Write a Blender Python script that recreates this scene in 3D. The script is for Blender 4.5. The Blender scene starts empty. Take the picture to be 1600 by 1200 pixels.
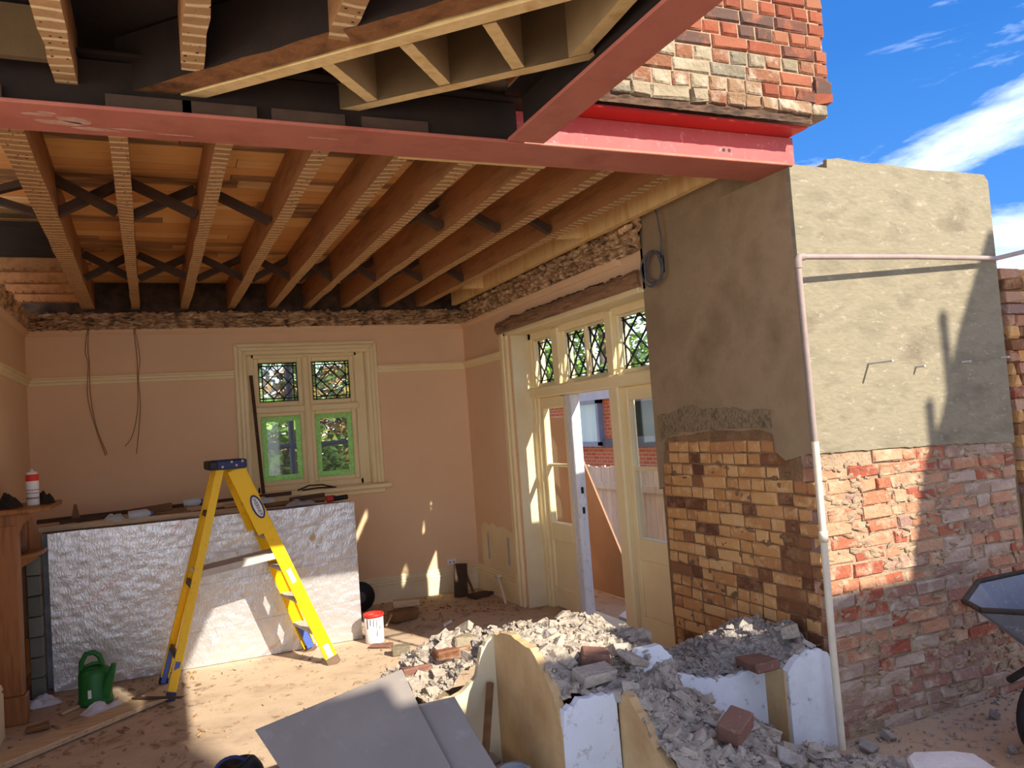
import bpy, bmesh, math, random
from mathutils import Vector, Matrix, noise

random.seed(7)
SC = bpy.context.scene
COL = SC.collection
R = math.radians

# ------------------------------------------------------------------ camera
def make_camera():
    yaw, pit, roll = 4.15503571e-01, 4.86570029e-02, -7.24980656e-02
    f = Vector((math.sin(yaw)*math.cos(pit), math.cos(yaw)*math.cos(pit), math.sin(pit)))
    r0 = Vector((math.cos(yaw), -math.sin(yaw), 0)); u0 = r0.cross(f)
    r = math.cos(roll)*r0 + math.sin(roll)*u0
    u = -math.sin(roll)*r0 + math.cos(roll)*u0
    cd = bpy.data.cameras.new('camera'); co = bpy.data.objects.new('camera', cd); COL.objects.link(co)
    m = Matrix((r, u, -f)).transposed().to_4x4(); m.translation = Vector((0, 0, 1.6))
    co.matrix_world = m
    cd.sensor_width = 36.0; cd.lens = 36.0*1251.0/1600.0; cd.clip_start = .02; cd.clip_end = 300
    SC.camera = co
make_camera()

SC.view_settings.view_transform = 'Standard'; SC.view_settings.look = 'None'
SC.view_settings.gamma = 1.0; SC.view_settings.use_curve_mapping = False
SC.view_settings.exposure = 0.0
EXPO = 1.42
SC.view_settings.exposure = EXPO
SC.cycles.max_bounces = 12; SC.cycles.diffuse_bounces = 8; SC.cycles.transparent_max_bounces = 16; SC.cycles.use_denoising = True

def S(r, g, b):
    def c(v):
        v /= 255.0
        return v/12.92 if v <= .04045 else ((v+.055)/1.055)**2.4
    return (c(r), c(g), c(b), 1.0)

# ------------------------------------------------------------------ sun and sky
sd = bpy.data.lights.new('sun', 'SUN'); so = bpy.data.objects.new('sun', sd); COL.objects.link(so)
SUN_DIR = Vector((-.271, .809, -.522)).normalized()
so.rotation_euler = SUN_DIR.to_track_quat('-Z', 'Y').to_euler()
sd.energy = 3.4; sd.angle = R(.55); sd.color = (1.0, .90, .76)

def make_world():
    w = bpy.data.worlds.new('sky'); SC.world = w; w.use_nodes = True
    nt = w.node_tree; nt.nodes.clear(); N = nt.nodes.new; L = nt.links.new
    out = N('ShaderNodeOutputWorld'); bg = N('ShaderNodeBackground'); tc = N('ShaderNodeTexCoord')
    sep = N('ShaderNodeSeparateXYZ'); L(tc.outputs['Generated'], sep.inputs[0])
    ramp = N('ShaderNodeValToRGB'); L(sep.outputs['Z'], ramp.inputs[0])
    e = ramp.color_ramp.elements
    e[0].position = 0.0; e[0].color = (1.0, 1.02, 1.05, 1)
    e[1].position = .75; e[1].color = S(28, 70, 141)
    x = e.new(.09); x.color = (.72, .82, .95, 1)
    x = e.new(.19); x.color = S(61, 113, 178)
    x = e.new(.38); x.color = S(42, 95, 162)
    # wispy cloud streaks, stretched along the horizon
    mp = N('ShaderNodeMapping'); mp.inputs['Scale'].default_value = (1.4, 1.4, 5.0)
    mp.inputs['Rotation'].default_value = (R(10), R(-45), 0); mp.inputs['Location'].default_value = (-.2, 0, 2)
    L(tc.outputs['Generated'], mp.inputs[0])
    n1 = N('ShaderNodeTexNoise'); n1.inputs['Scale'].default_value = 1.25; n1.inputs['Detail'].default_value = 8
    n1.inputs['Roughness'].default_value = .62; n1.inputs['Distortion'].default_value = .35
    L(mp.outputs[0], n1.inputs['Vector'])
    r2 = N('ShaderNodeValToRGB'); L(n1.outputs['Fac'], r2.inputs[0])
    r2.color_ramp.elements[0].position = .46; r2.color_ramp.elements[0].color = (0, 0, 0, 1)
    r2.color_ramp.elements[1].position = .88; r2.color_ramp.elements[1].color = (.72, .72, .72, 1)
    mx = N('ShaderNodeMix'); mx.data_type = 'RGBA'
    L(r2.outputs[0], mx.inputs['Factor']); L(ramp.outputs[0], mx.inputs['A']); mx.inputs['B'].default_value = (2.7, 2.7, 2.7, 1)
    L(mx.outputs['Result'], bg.inputs['Color']); bg.inputs['Strength'].default_value = 0.86
    L(bg.outputs[0], out.inputs[0])
make_world()

# ------------------------------------------------------------------ materials
def mat(name, cols, scale=6.0, rough=.85, bump=.15, bscale=60.0, stretch=(1, 1, 1), metal=0.0, detail=6.0,
        pos=None, tint=0.0, coat=None, bumpdist=.01, spec=.35, ramp_by='noise', speck=None, dist=0.0):
    m = bpy.data.materials.new(name); m.use_nodes = True
    nt = m.node_tree; N = nt.nodes.new; L = nt.links.new
    b = nt.nodes['Principled BSDF']
    tc = N('ShaderNodeTexCoord'); oi = N('ShaderNodeObjectInfo')
    mp = N('ShaderNodeMapping'); mp.inputs['Scale'].default_value = stretch
    ad = N('ShaderNodeVectorMath'); ad.operation = 'MULTIPLY_ADD'
    L(oi.outputs['Random'], ad.inputs[0]); ad.inputs[1].default_value = (7.3, 11.1, 5.7); L(tc.outputs['Object'], ad.inputs[2])
    L(ad.outputs[0], mp.inputs[0])
    n = N('ShaderNodeTexNoise'); n.inputs['Scale'].default_value = scale; n.inputs['Detail'].default_value = detail
    n.inputs['Roughness'].default_value = .62; n.inputs['Distortion'].default_value = dist
    L(mp.outputs[0], n.inputs['Vector'])
    if len(cols) == 1: cols = [cols[0], tuple(c*.86 for c in cols[0][:3])+(1,)]
    ramp = N('ShaderNodeValToRGB'); el = ramp.color_ramp.elements
    k = len(cols)
    ps = pos or [.32 + .36*i/(k-1) for i in range(k)]
    el[0].position = ps[0]; el[0].color = cols[0]; el[1].position = ps[-1]; el[1].color = cols[-1]
    for i in range(1, k-1):
        q = el.new(ps[i]); q.color = cols[i]
    col = ramp.outputs[0]
    L(n.outputs['Fac'], ramp.inputs[0])
    if ramp_by == 'random':      # the piece picks its own colour, the noise only mottles it
        ramp.color_ramp.interpolation = 'CONSTANT'
        for i, q in enumerate(sorted(el, key=lambda q: q.position)): q.position = i/k
        L(oi.outputs['Random'], ramp.inputs[0])
        mm = N('ShaderNodeMix'); mm.data_type = 'RGBA'; mm.blend_type = 'MIX'
        rr = N('ShaderNodeValToRGB'); rr.color_ramp.elements[0].position = .5; rr.color_ramp.elements[1].position = .68
        L(n.outputs['Fac'], rr.inputs[0]); L(rr.outputs[0], mm.inputs['Factor'])
        L(col, mm.inputs['A']); mm.inputs['B'].default_value = speck or S(190, 170, 145)
        col = mm.outputs['Result']
    elif speck:
        n3 = N('ShaderNodeTexNoise'); n3.inputs['Scale'].default_value = scale*4.2; n3.inputs['Detail'].default_value = 8; n3.inputs['Roughness'].default_value = .7
        L(mp.outputs[0], n3.inputs['Vector'])
        rr = N('ShaderNodeValToRGB'); rr.color_ramp.elements[0].position = .57; rr.color_ramp.elements[1].position = .7
        L(n3.outputs['Fac'], rr.inputs[0])
        mm = N('ShaderNodeMix'); mm.data_type = 'RGBA'; L(rr.outputs[0], mm.inputs['Factor'])
        L(col, mm.inputs['A']); mm.inputs['B'].default_value = speck; col = mm.outputs['Result']
    if tint:
        hv = N('ShaderNodeHueSaturation'); mr = N('ShaderNodeMapRange'); L(oi.outputs['Random'], mr.inputs[0])
        mr.inputs['To Min'].default_value = 1-tint; mr.inputs['To Max'].default_value = 1+tint
        L(mr.outputs[0], hv.inputs['Value']); L(col, hv.inputs['Color']); col = hv.outputs[0]
    L(col, b.inputs['Base Color'])
    b.inputs['Roughness'].default_value = rough; b.inputs['Metallic'].default_value = metal
    b.inputs['Specular IOR Level'].default_value = spec
    if bump:
        n2 = N('ShaderNodeTexNoise'); n2.inputs['Scale'].default_value = bscale; n2.inputs['Detail'].default_value = 5
        L(mp.outputs[0], n2.inputs['Vector'])
        bp = N('ShaderNodeBump'); bp.inputs['Strength'].default_value = bump; bp.inputs['Distance'].default_value = bumpdist
        L(n2.outputs['Fac'], bp.inputs['Height']); L(bp.outputs[0], b.inputs['Normal'])
    return m

M = {}
M['wall'] = mat('beige_emulsion', [S(238, 204, 164), S(232, 196, 156)], 1.6, .9, .06, 90)
M['cream'] = mat('cream_gloss', [S(246, 230, 182), S(238, 218, 166)], 3, .45, .05, 60)
M['cream_white'] = mat('cream_white_gloss', [S(236, 224, 188), S(222, 206, 166)], 3, .5, .05, 60)
M['plaster_torn'] = mat('torn_plaster', [S(84, 62, 44), S(190, 154, 114), S(230, 200, 158)], 12, .95, .6, 40, bumpdist=.02)
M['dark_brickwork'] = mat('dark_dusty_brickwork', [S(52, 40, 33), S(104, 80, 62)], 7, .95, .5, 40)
M['floor'] = mat('dusty_floor', [S(172, 150, 126), S(198, 176, 150), S(184, 162, 136)], 2.2, .95, .25, 80, speck=S(118, 90, 66))
M['ground'] = mat('ground_earth', [S(168, 140, 112), S(190, 162, 134)], 2.0, .95, .4, 50, speck=S(96, 76, 58))
M['render'] = mat('cement_render', [S(112, 104, 86), S(136, 128, 106), S(122, 115, 95)], 3.0, .9, .5, 22, stretch=(1, 1, 2.2), speck=S(164, 155, 134), bumpdist=.012)
M['render_dark'] = mat('old_cement_render', [S(138, 118, 90), S(156, 134, 104), S(128, 108, 80)], 2.2, .9, .3, 20, speck=S(150, 128, 100), bumpdist=.01)
M['mortar'] = mat('lime_mortar', [S(146, 124, 100), S(170, 148, 122)], 10, .95, .6, 70, bumpdist=.02)
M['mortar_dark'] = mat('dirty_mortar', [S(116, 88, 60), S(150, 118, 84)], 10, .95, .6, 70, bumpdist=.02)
M['brick_tan'] = mat('tan_dusty_brick', [S(206, 158, 100), S(196, 146, 90), S(212, 168, 112), S(188, 136, 84), S(200, 150, 96), S(180, 128, 80)], 14, .95, .5, 60, ramp_by='random', speck=S(214, 176, 124), bumpdist=.012)
M['brick_brown'] = mat('brown_dusty_brick', [S(128, 84, 54), S(112, 72, 48), S(144, 98, 64), S(104, 66, 46)], 14, .95, .5, 60, ramp_by='random', speck=S(156, 118, 80), bumpdist=.012)
M['brick_pale'] = mat('mixed_hacked_brick', [S(172, 112, 82), S(158, 88, 64), S(178, 132, 102), S(148, 80, 60), S(170, 122, 94), S(144, 114, 102), S(160, 96, 70), S(176, 136, 108)], 9, .95, .6, 50, ramp_by='random', speck=S(188, 160, 132), bumpdist=.02)
M['brick_grey'] = mat('grey_dusty_brick', [S(160, 136, 120), S(150, 118, 104), S(172, 150, 134), S(148, 104, 88)], 12, .95, .6, 50, ramp_by='random', speck=S(188, 170, 152), bumpdist=.015)
M['brick_red'] = mat('orange_red_brick', [S(134, 72, 48), S(122, 64, 44), S(138, 82, 58), S(98, 62, 50), S(128, 68, 46), S(86, 64, 54), S(136, 88, 62)], 10, .9, .35, 60, ramp_by='random', speck=S(144, 86, 60), bumpdist=.01)
M['brick_mortared'] = mat('mortar_smeared_brick', [S(128, 116, 94), S(134, 106, 80), S(118, 110, 92), S(142, 130, 106), S(128, 86, 62)], 10, .95, .6, 50, ramp_by='random', speck=S(168, 156, 134), bumpdist=.02)
M['steel'] = mat('red_oxide_steel', [S(176, 98, 80), S(188, 110, 90), S(164, 88, 70)], 3, .55, .08, 60, speck=S(186, 112, 98), spec=.4)
M['steel_web'] = mat('pink_oxide_steel', [S(186, 92, 90), S(178, 80, 78)], 5, .6, .1, 60, speck=S(222, 140, 140))
M['steel_flange'] = mat('bright_red_steel', [S(176, 40, 32), S(160, 34, 30)], 5, .4, .05, 60)
M['joist'] = mat('old_brown_joist', [S(140, 96, 56), S(176, 124, 76), S(158, 108, 66)], 4, .9, .3, 30, stretch=(3, .4, 3))
M['old_shade_dark'] = mat('dark_timber_and_shade', [S(34, 25, 20), S(52, 38, 28)], 4, .9, .3, 30)  # dark timber, also colours shade onto steel parts and timber sides
M['old_trim'] = mat('rough_brown_timber', [S(110, 70, 38), S(150, 100, 58), S(84, 52, 30)], 6, .9, .5, 40, stretch=(1, 1, 3))
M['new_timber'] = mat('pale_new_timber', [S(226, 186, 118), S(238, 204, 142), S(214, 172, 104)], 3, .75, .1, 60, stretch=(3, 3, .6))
M['new_side'] = mat('ply_and_shaded_side', [S(92, 72, 46), S(112, 90, 58)], 3, .85, .1, 60)  # brown ply, also darkens the inner rafter side for shade and dirt
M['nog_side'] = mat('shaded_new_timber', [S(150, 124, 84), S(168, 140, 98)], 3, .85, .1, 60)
M['board'] = mat('ceiling_floorboard', [S(236, 174, 100), S(244, 194, 124), S(224, 154, 84), S(240, 184, 110), S(166, 120, 78), S(246, 204, 140), S(228, 164, 96), S(140, 106, 76)], 5, .8, .15, 40, stretch=(.5, 4, 4), ramp_by='random', speck=S(226, 170, 104))
M['timber_grey'] = mat('weathered_plank', [S(186, 160, 126), S(206, 180, 144), S(166, 140, 108)], 5, .9, .25, 40, stretch=(.5, 5, 5))
M['timber_brown'] = mat('brown_scrap_timber', [S(112, 80, 52), S(140, 104, 70)], 5, .9, .3, 40, stretch=(.6, 4, 4))
M['timber_dark'] = mat('dark_scrap_timber', [S(66, 50, 40), S(90, 70, 54)], 5, .9, .3, 40)
M['oak'] = mat('polished_oak', [S(138, 90, 50), S(160, 108, 62), S(118, 76, 42)], 4, .45, .1, 40, stretch=(4, 4, .4))
M['soot'] = mat('soot_black', [S(14, 18, 16), S(24, 30, 26)], 5, .9, .2, 40)
M['tile_grey'] = mat('grey_hearth_tile', [S(96, 100, 90), S(120, 122, 110)], 6, .5, .1, 40, tint=.15)
M['lead'] = mat('lead_came', [S(22, 22, 22), S(34, 34, 34)], 10, .6, .1, 60)
M['yellow'] = mat('yellow_fibreglass', [S(250, 206, 0), S(246, 196, 0)], 4, .45, .03, 60, speck=S(222, 168, 20))
M['alu'] = mat('dusty_aluminium', [S(200, 194, 186), S(180, 174, 166)], 8, .6, .1, 60)
M['brace'] = mat('dull_brown_steel', [S(120, 98, 80), S(96, 78, 64)], 8, .6, .1, 60)
M['navy'] = mat('navy_plastic', [S(38, 46, 92), S(46, 54, 104)], 5, .5, .05, 60)
M['blue'] = mat('blue_foot', [S(70, 96, 176), S(84, 110, 190)], 5, .5, .05, 60)
M['black'] = mat('black_plastic', [S(24, 24, 26), S(34, 34, 36)], 5, .5, .05, 60)
M['white'] = mat('white_paint', [S(236, 236, 232), S(220, 220, 216)], 5, .5, .05, 60)
M['white_plaster'] = mat('white_wall_paint', [S(226, 230, 236), S(208, 212, 218)], 4, .8, .15, 40, speck=S(150, 136, 120))
M['cream_plaster'] = mat('cream_plaster_skin', [S(214, 184, 136), S(196, 164, 116), S(176, 142, 96)], 3, .85, .15, 40)
M['rubble'] = mat('grey_rubble', [S(122, 114, 106), S(170, 162, 152), S(146, 138, 128)], 14, .97, .7, 60, bumpdist=.015)
M['rubble_pale'] = mat('pale_rubble', [S(132, 122, 110), S(176, 164, 148), S(152, 140, 126)], 14, .97, .6, 60, bumpdist=.015)
M['lump_red'] = mat('broken_red_brick', [S(134, 96, 80), S(116, 84, 70)], 8, .95, .6, 40, speck=S(156, 142, 126))
M['grey_sheet'] = mat('grey_cement_sheet', [S(134, 126, 118), S(146, 138, 130)], 3, .55, .05, 120, speck=S(150, 144, 138))
M['rag_white'] = mat('white_cloth', [S(226, 228, 236), S(200, 204, 214)], 8, .9, .3, 60)
M['rag_black'] = mat('black_cloth', [S(40, 34, 30), S(60, 50, 42)], 8, .9, .3, 60)
M['rag_grey'] = mat('grey_cloth', [S(150, 140, 140), S(170, 160, 160)], 8, .9, .3, 60)
M['green'] = mat('green_plastic', [S(34, 104, 44), S(40, 116, 52)], 5, .45, .05, 60, speck=S(70, 130, 76))
M['pipe'] = mat('grey_pipe', [S(140, 124, 118), S(156, 140, 132)], 8, .6, .1, 60)
M['pipe_white'] = mat('white_pipe', [S(226, 214, 190), S(210, 198, 172)], 8, .6, .1, 60)
M['cable'] = mat('grey_cable', [S(84, 84, 90), S(100, 100, 106)], 8, .6, .05, 60)
M['wire'] = mat('brown_wire', [S(104, 66, 40), S(120, 78, 48)], 8, .7, .05, 60)
M['barrow'] = mat('blue_grey_steel_tray', [S(120, 122, 130), S(104, 106, 114)], 6, .5, .1, 60, speck=S(160, 166, 182))
M['barrow_rust'] = mat('rusty_steel', [S(40, 34, 30), S(66, 54, 42)], 10, .8, .3, 60)
M['stone'] = mat('grey_stone', [S(128, 120, 112), S(160, 150, 138)], 12, .95, .5, 50)
M['white_block'] = mat('white_plaster_block', [S(232, 226, 220), S(214, 206, 198)], 8, .95, .4, 50, speck=S(190, 176, 164))
M['fence'] = mat('silvered_fence', [S(196, 182, 164), S(222, 208, 190), S(208, 194, 176)], 5, .9, .3, 40, stretch=(4, 4, .5), tint=.12)
M['sheet_brown'] = mat('brown_hardboard', [S(160, 126, 100), S(144, 112, 88)], 2.5, .85, .1, 40)
M['leaf'] = mat('green_leaf', [S(96, 140, 48), S(140, 176, 74), S(70, 108, 40)], 3, .6, 0, 40, tint=.2)
M['leaf_dark'] = mat('dark_green_leaf', [S(58, 88, 44), S(88, 116, 56)], 3, .6, 0, 40)
M['leaf_autumn'] = mat('autumn_leaf', [S(150, 116, 70), S(196, 156, 90), S(120, 96, 64)], 3, .6, 0, 40)
M['leaf_yellow'] = mat('yellow_leaf', [S(226, 190, 60), S(240, 210, 90)], 3, .6, 0, 40)
M['bark'] = mat('bark', [S(90, 72, 56), S(116, 96, 76)], 6, .9, .4, 30)
M['slate'] = mat('grey_cladding', [S(196, 198, 206), S(180, 182, 192)], 3, .7, .05, 40)
M['lintel'] = mat('dark_grey_lintel', [S(92, 94, 106), S(104, 106, 118)], 3, .7, .05, 40)
M['upvc'] = mat('blue_grey_frame', [S(120, 132, 156), S(134, 146, 170)], 3, .5, .03, 40)
M['scaffold'] = mat('blue_black_steel', [S(40, 48, 68), S(54, 62, 84)], 4, .5, .05, 40)
M['red_lid'] = mat('red_plastic', [S(214, 56, 40), S(196, 44, 34)], 6, .5, .05, 40)
M['debris'] = mat('floor_chips', [S(96, 70, 48), S(176, 146, 110), S(130, 100, 72)], 3, .95, 0, 40)
M['silver_edge'] = mat('foil_edge', [S(170, 170, 172), S(130, 128, 126)], 10, .5, .1, 40)
M['house_render'] = mat('house_wall', [S(176, 120, 92), S(190, 136, 106)], 2, .9, .1, 40)
M['pale_occluder'] = mat('pale_occluder_render', [S(226, 214, 196), S(214, 200, 180)], 2, .9, .1, 40)  # shared by the added unseen buildings behind the viewer
M['copper_box'] = mat('clear_plastic', [S(178, 186, 190), S(200, 206, 210)], 8, .2, .1, 30)
M['exposed_lintel'] = mat('dusty_exposed_timber', [S(128, 94, 66), S(158, 122, 90), S(108, 78, 54)], 5, .95, .5, 30, stretch=(4, .6, 4))

def mat_lath(name):
    """old joist soffit with the pale lines the laths left: real marks on the wood"""
    m = mat(name, [S(186, 142, 94), S(160, 118, 76)], 8, .9, .3, 60)
    nt = m.node_tree; N = nt.nodes.new; L = nt.links.new; b = nt.nodes['Principled BSDF']
    src = b.inputs['Base Color'].links[0].from_socket
    tc = N('ShaderNodeTexCoord'); wv = N('ShaderNodeTexWave'); wv.wave_type = 'BANDS'; wv.bands_direction = 'Y'
    wv.inputs['Scale'].default_value = 5.2; wv.inputs['Distortion'].default_value = .6; wv.inputs['Detail'].default_value = 2; wv.inputs['Detail Scale'].default_value = 3
    L(tc.outputs['Object'], wv.inputs[0])
    rr = N('ShaderNodeValToRGB'); rr.color_ramp.elements[0].position = .74; rr.color_ramp.elements[1].position = .9
    L(wv.outputs['Fac'], rr.inputs[0])
    mm = N('ShaderNodeMix'); mm.data_type = 'RGBA'; L(rr.outputs[0], mm.inputs['Factor']); L(src, mm.inputs['A']); mm.inputs['B'].default_value = S(222, 194, 146)
    # nail holes
    vo = N('ShaderNodeTexVoronoi'); vo.inputs['Scale'].default_value = 32; L(tc.outputs['Object'], vo.inputs['Vector'])
    r2 = N('ShaderNodeValToRGB'); r2.color_ramp.elements[0].position = .13; r2.color_ramp.elements[1].position = .2
    L(vo.outputs['Distance'], r2.inputs[0])
    m2 = N('ShaderNodeMix'); m2.data_type = 'RGBA'; L(r2.outputs[0], m2.inputs['Factor']); m2.inputs['A'].default_value = S(58, 40, 26); L(mm.outputs['Result'], m2.inputs['B'])
    L(m2.outputs['Result'], b.inputs['Base Color'])
    return m
M['lath'] = mat_lath('lath_marked_joist')

def mat_foil():
    m = mat('crinkled_foil', [S(222, 222, 224), S(206, 206, 208)], 2, .34, 0, 40, metal=.72)
    nt = m.node_tree; N = nt.nodes.new; L = nt.links.new; b = nt.nodes['Principled BSDF']
    src = b.inputs['Base Color'].links[0].from_socket
    tc = N('ShaderNodeTexCoord')
    mp = N('ShaderNodeMapping'); mp.inputs['Rotation'].default_value = (0, R(38), 0); L(tc.outputs['Object'], mp.inputs[0])
    mp2 = N('ShaderNodeMapping'); mp2.inputs['Scale'].default_value = (.55, 1, 3.4); L(mp.outputs[0], mp2.inputs[0])
    # printed red stripe of broken lettering across the foil
    wv = N('ShaderNodeTexWave'); wv.wave_type = 'BANDS'; wv.bands_direction = 'Z'; wv.inputs['Scale'].default_value = .55
    wv.inputs['Phase Offset'].default_value = 1.0
    L(mp.outputs[0], wv.inputs[0])
    r = N('ShaderNodeValToRGB'); r.color_ramp.elements[0].position = .990; r.color_ramp.elements[1].position = .998; L(wv.outputs['Fac'], r.inputs[0])
    n = N('ShaderNodeTexNoise'); n.inputs['Scale'].default_value = 5; n.inputs['Detail'].default_value = 3; L(mp2.outputs[0], n.inputs['Vector'])
    r2 = N('ShaderNodeValToRGB'); r2.color_ramp.elements[0].position = .5; r2.color_ramp.elements[1].position = .58; L(n.outputs['Fac'], r2.inputs[0])
    mu = N('ShaderNodeMath'); mu.operation = 'MULTIPLY'; L(r.outputs[0], mu.inputs[0]); L(r2.outputs[0], mu.inputs[1])
    mu2 = N('ShaderNodeMath'); mu2.operation = 'MULTIPLY'; L(mu.outputs[0], mu2.inputs[0]); mu2.inputs[1].default_value = .28
    mm = N('ShaderNodeMix'); mm.data_type = 'RGBA'; L(mu2.outputs[0], mm.inputs['Factor']); L(src, mm.inputs['A']); mm.inputs['B'].default_value = S(196, 96, 96)
    L(mm.outputs['Result'], b.inputs['Base Color'])
    n2 = N('ShaderNodeTexNoise'); n2.inputs['Scale'].default_value = 52; n2.inputs['Detail'].default_value = 4; n2.inputs['Distortion'].default_value = 1.2
    mp3 = N('ShaderNodeMapping'); mp3.inputs['Scale'].default_value = (1.3, 1, .55); L(tc.outputs['Object'], mp3.inputs[0]); L(mp3.outputs[0], n2.inputs['Vector'])
    bp = N('ShaderNodeBump'); bp.inputs['Strength'].default_value = .36; bp.inputs['Distance'].default_value = .010
    L(n2.outputs['Fac'], bp.inputs['Height']); L(bp.outputs[0], b.inputs['Normal'])
    return m
M['foil'] = mat_foil()

def mat_glass(name, tint=(.95, .98, .97), rough=0.0):
    m = bpy.data.materials.new(name); m.use_nodes = True; nt = m.node_tree; N = nt.nodes.new; L = nt.links.new
    nt.nodes.clear(); out = N('ShaderNodeOutputMaterial'); tr = N('ShaderNodeBsdfTransparent'); gl = N('ShaderNodeBsdfGlossy')
    mx = N('ShaderNodeMixShader'); mx.inputs[0].default_value = .045
    tr.inputs[0].default_value = tint + (1,); gl.inputs['Roughness'].default_value = .03
    L(tr.outputs[0], mx.inputs[1]); L(gl.outputs[0], mx.inputs[2]); L(mx.outputs[0], out.inputs[0])
    return m
M['glass'] = mat_glass('window_glass')
M['glass_lead'] = mat_glass('leaded_glass', (.86, .9, .92))
M['glass_green'] = mat_glass('pale_green_glass', (.80, .92, .62))

def mat_tape(name, c):
    m = bpy.data.materials.new(name); m.use_nodes = True; nt = m.node_tree; N = nt.nodes.new; L = nt.links.new
    nt.nodes.clear(); out = N('ShaderNodeOutputMaterial'); d = N('ShaderNodeBsdfDiffuse'); t = N('ShaderNodeBsdfTranslucent'); mx = N('ShaderNodeMixShader')
    n = N('ShaderNodeTexNoise'); n.inputs['Scale'].default_value = 40; r = N('ShaderNodeValToRGB'); tc = N('ShaderNodeTexCoord'); L(tc.outputs['Object'], n.inputs['Vector'])
    r.color_ramp.elements[0].color = tuple(v*.82 for v in c[:3])+(1,); r.color_ramp.elements[1].color = c; r.color_ramp.elements[0].position = .35; r.color_ramp.elements[1].position = .6
    L(n.outputs['Fac'], r.inputs[0]); L(r.outputs[0], d.inputs[0]); L(r.outputs[0], t.inputs[0]); mx.inputs[0].default_value = .7
    L(d.outputs[0], mx.inputs[1]); L(t.outputs[0], mx.inputs[2]); L(mx.outputs[0], out.inputs[0]); return m
M['tape'] = mat_tape('green_masking_tape', S(206, 238, 172))

def mat_brickwork(name, c1, c2, mort, w=.2, h=.067):
    m = bpy.data.materials.new(name); m.use_nodes = True; nt = m.node_tree; N = nt.nodes.new; L = nt.links.new
    b = nt.nodes['Principled BSDF']; tc = N('ShaderNodeTexCoord'); sp = N('ShaderNodeSeparateXYZ'); L(tc.outputs['Object'], sp.inputs[0])
    ad = N('ShaderNodeMath'); L(sp.outputs['X'], ad.inputs[0]); L(sp.outputs['Y'], ad.inputs[1])
    cb = N('ShaderNodeCombineXYZ'); L(ad.outputs[0], cb.inputs['X']); L(sp.outputs['Z'], cb.inputs['Y'])
    br = N('ShaderNodeTexBrick'); L(cb.outputs[0], br.inputs['Vector']); br.inputs['Scale'].default_value = 1
    br.inputs['Color1'].default_value = c1; br.inputs['Color2'].default_value = c2; br.inputs['Mortar'].default_value = mort
    br.inputs['Brick Width'].default_value = w; br.inputs['Row Height'].default_value = h; br.inputs['Mortar Size'].default_value = .008
    L(br.outputs['Color'], b.inputs['Base Color']); b.inputs['Roughness'].default_value = .9
    return m
M['far_brick'] = mat_brickwork('far_house_brick', S(212, 112, 70), S(190, 92, 56), S(206, 170, 140), .24, .08)
M['house_brick'] = mat_brickwork('house_brick', S(180, 88, 58), S(160, 74, 48), S(170, 140, 116))

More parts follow.
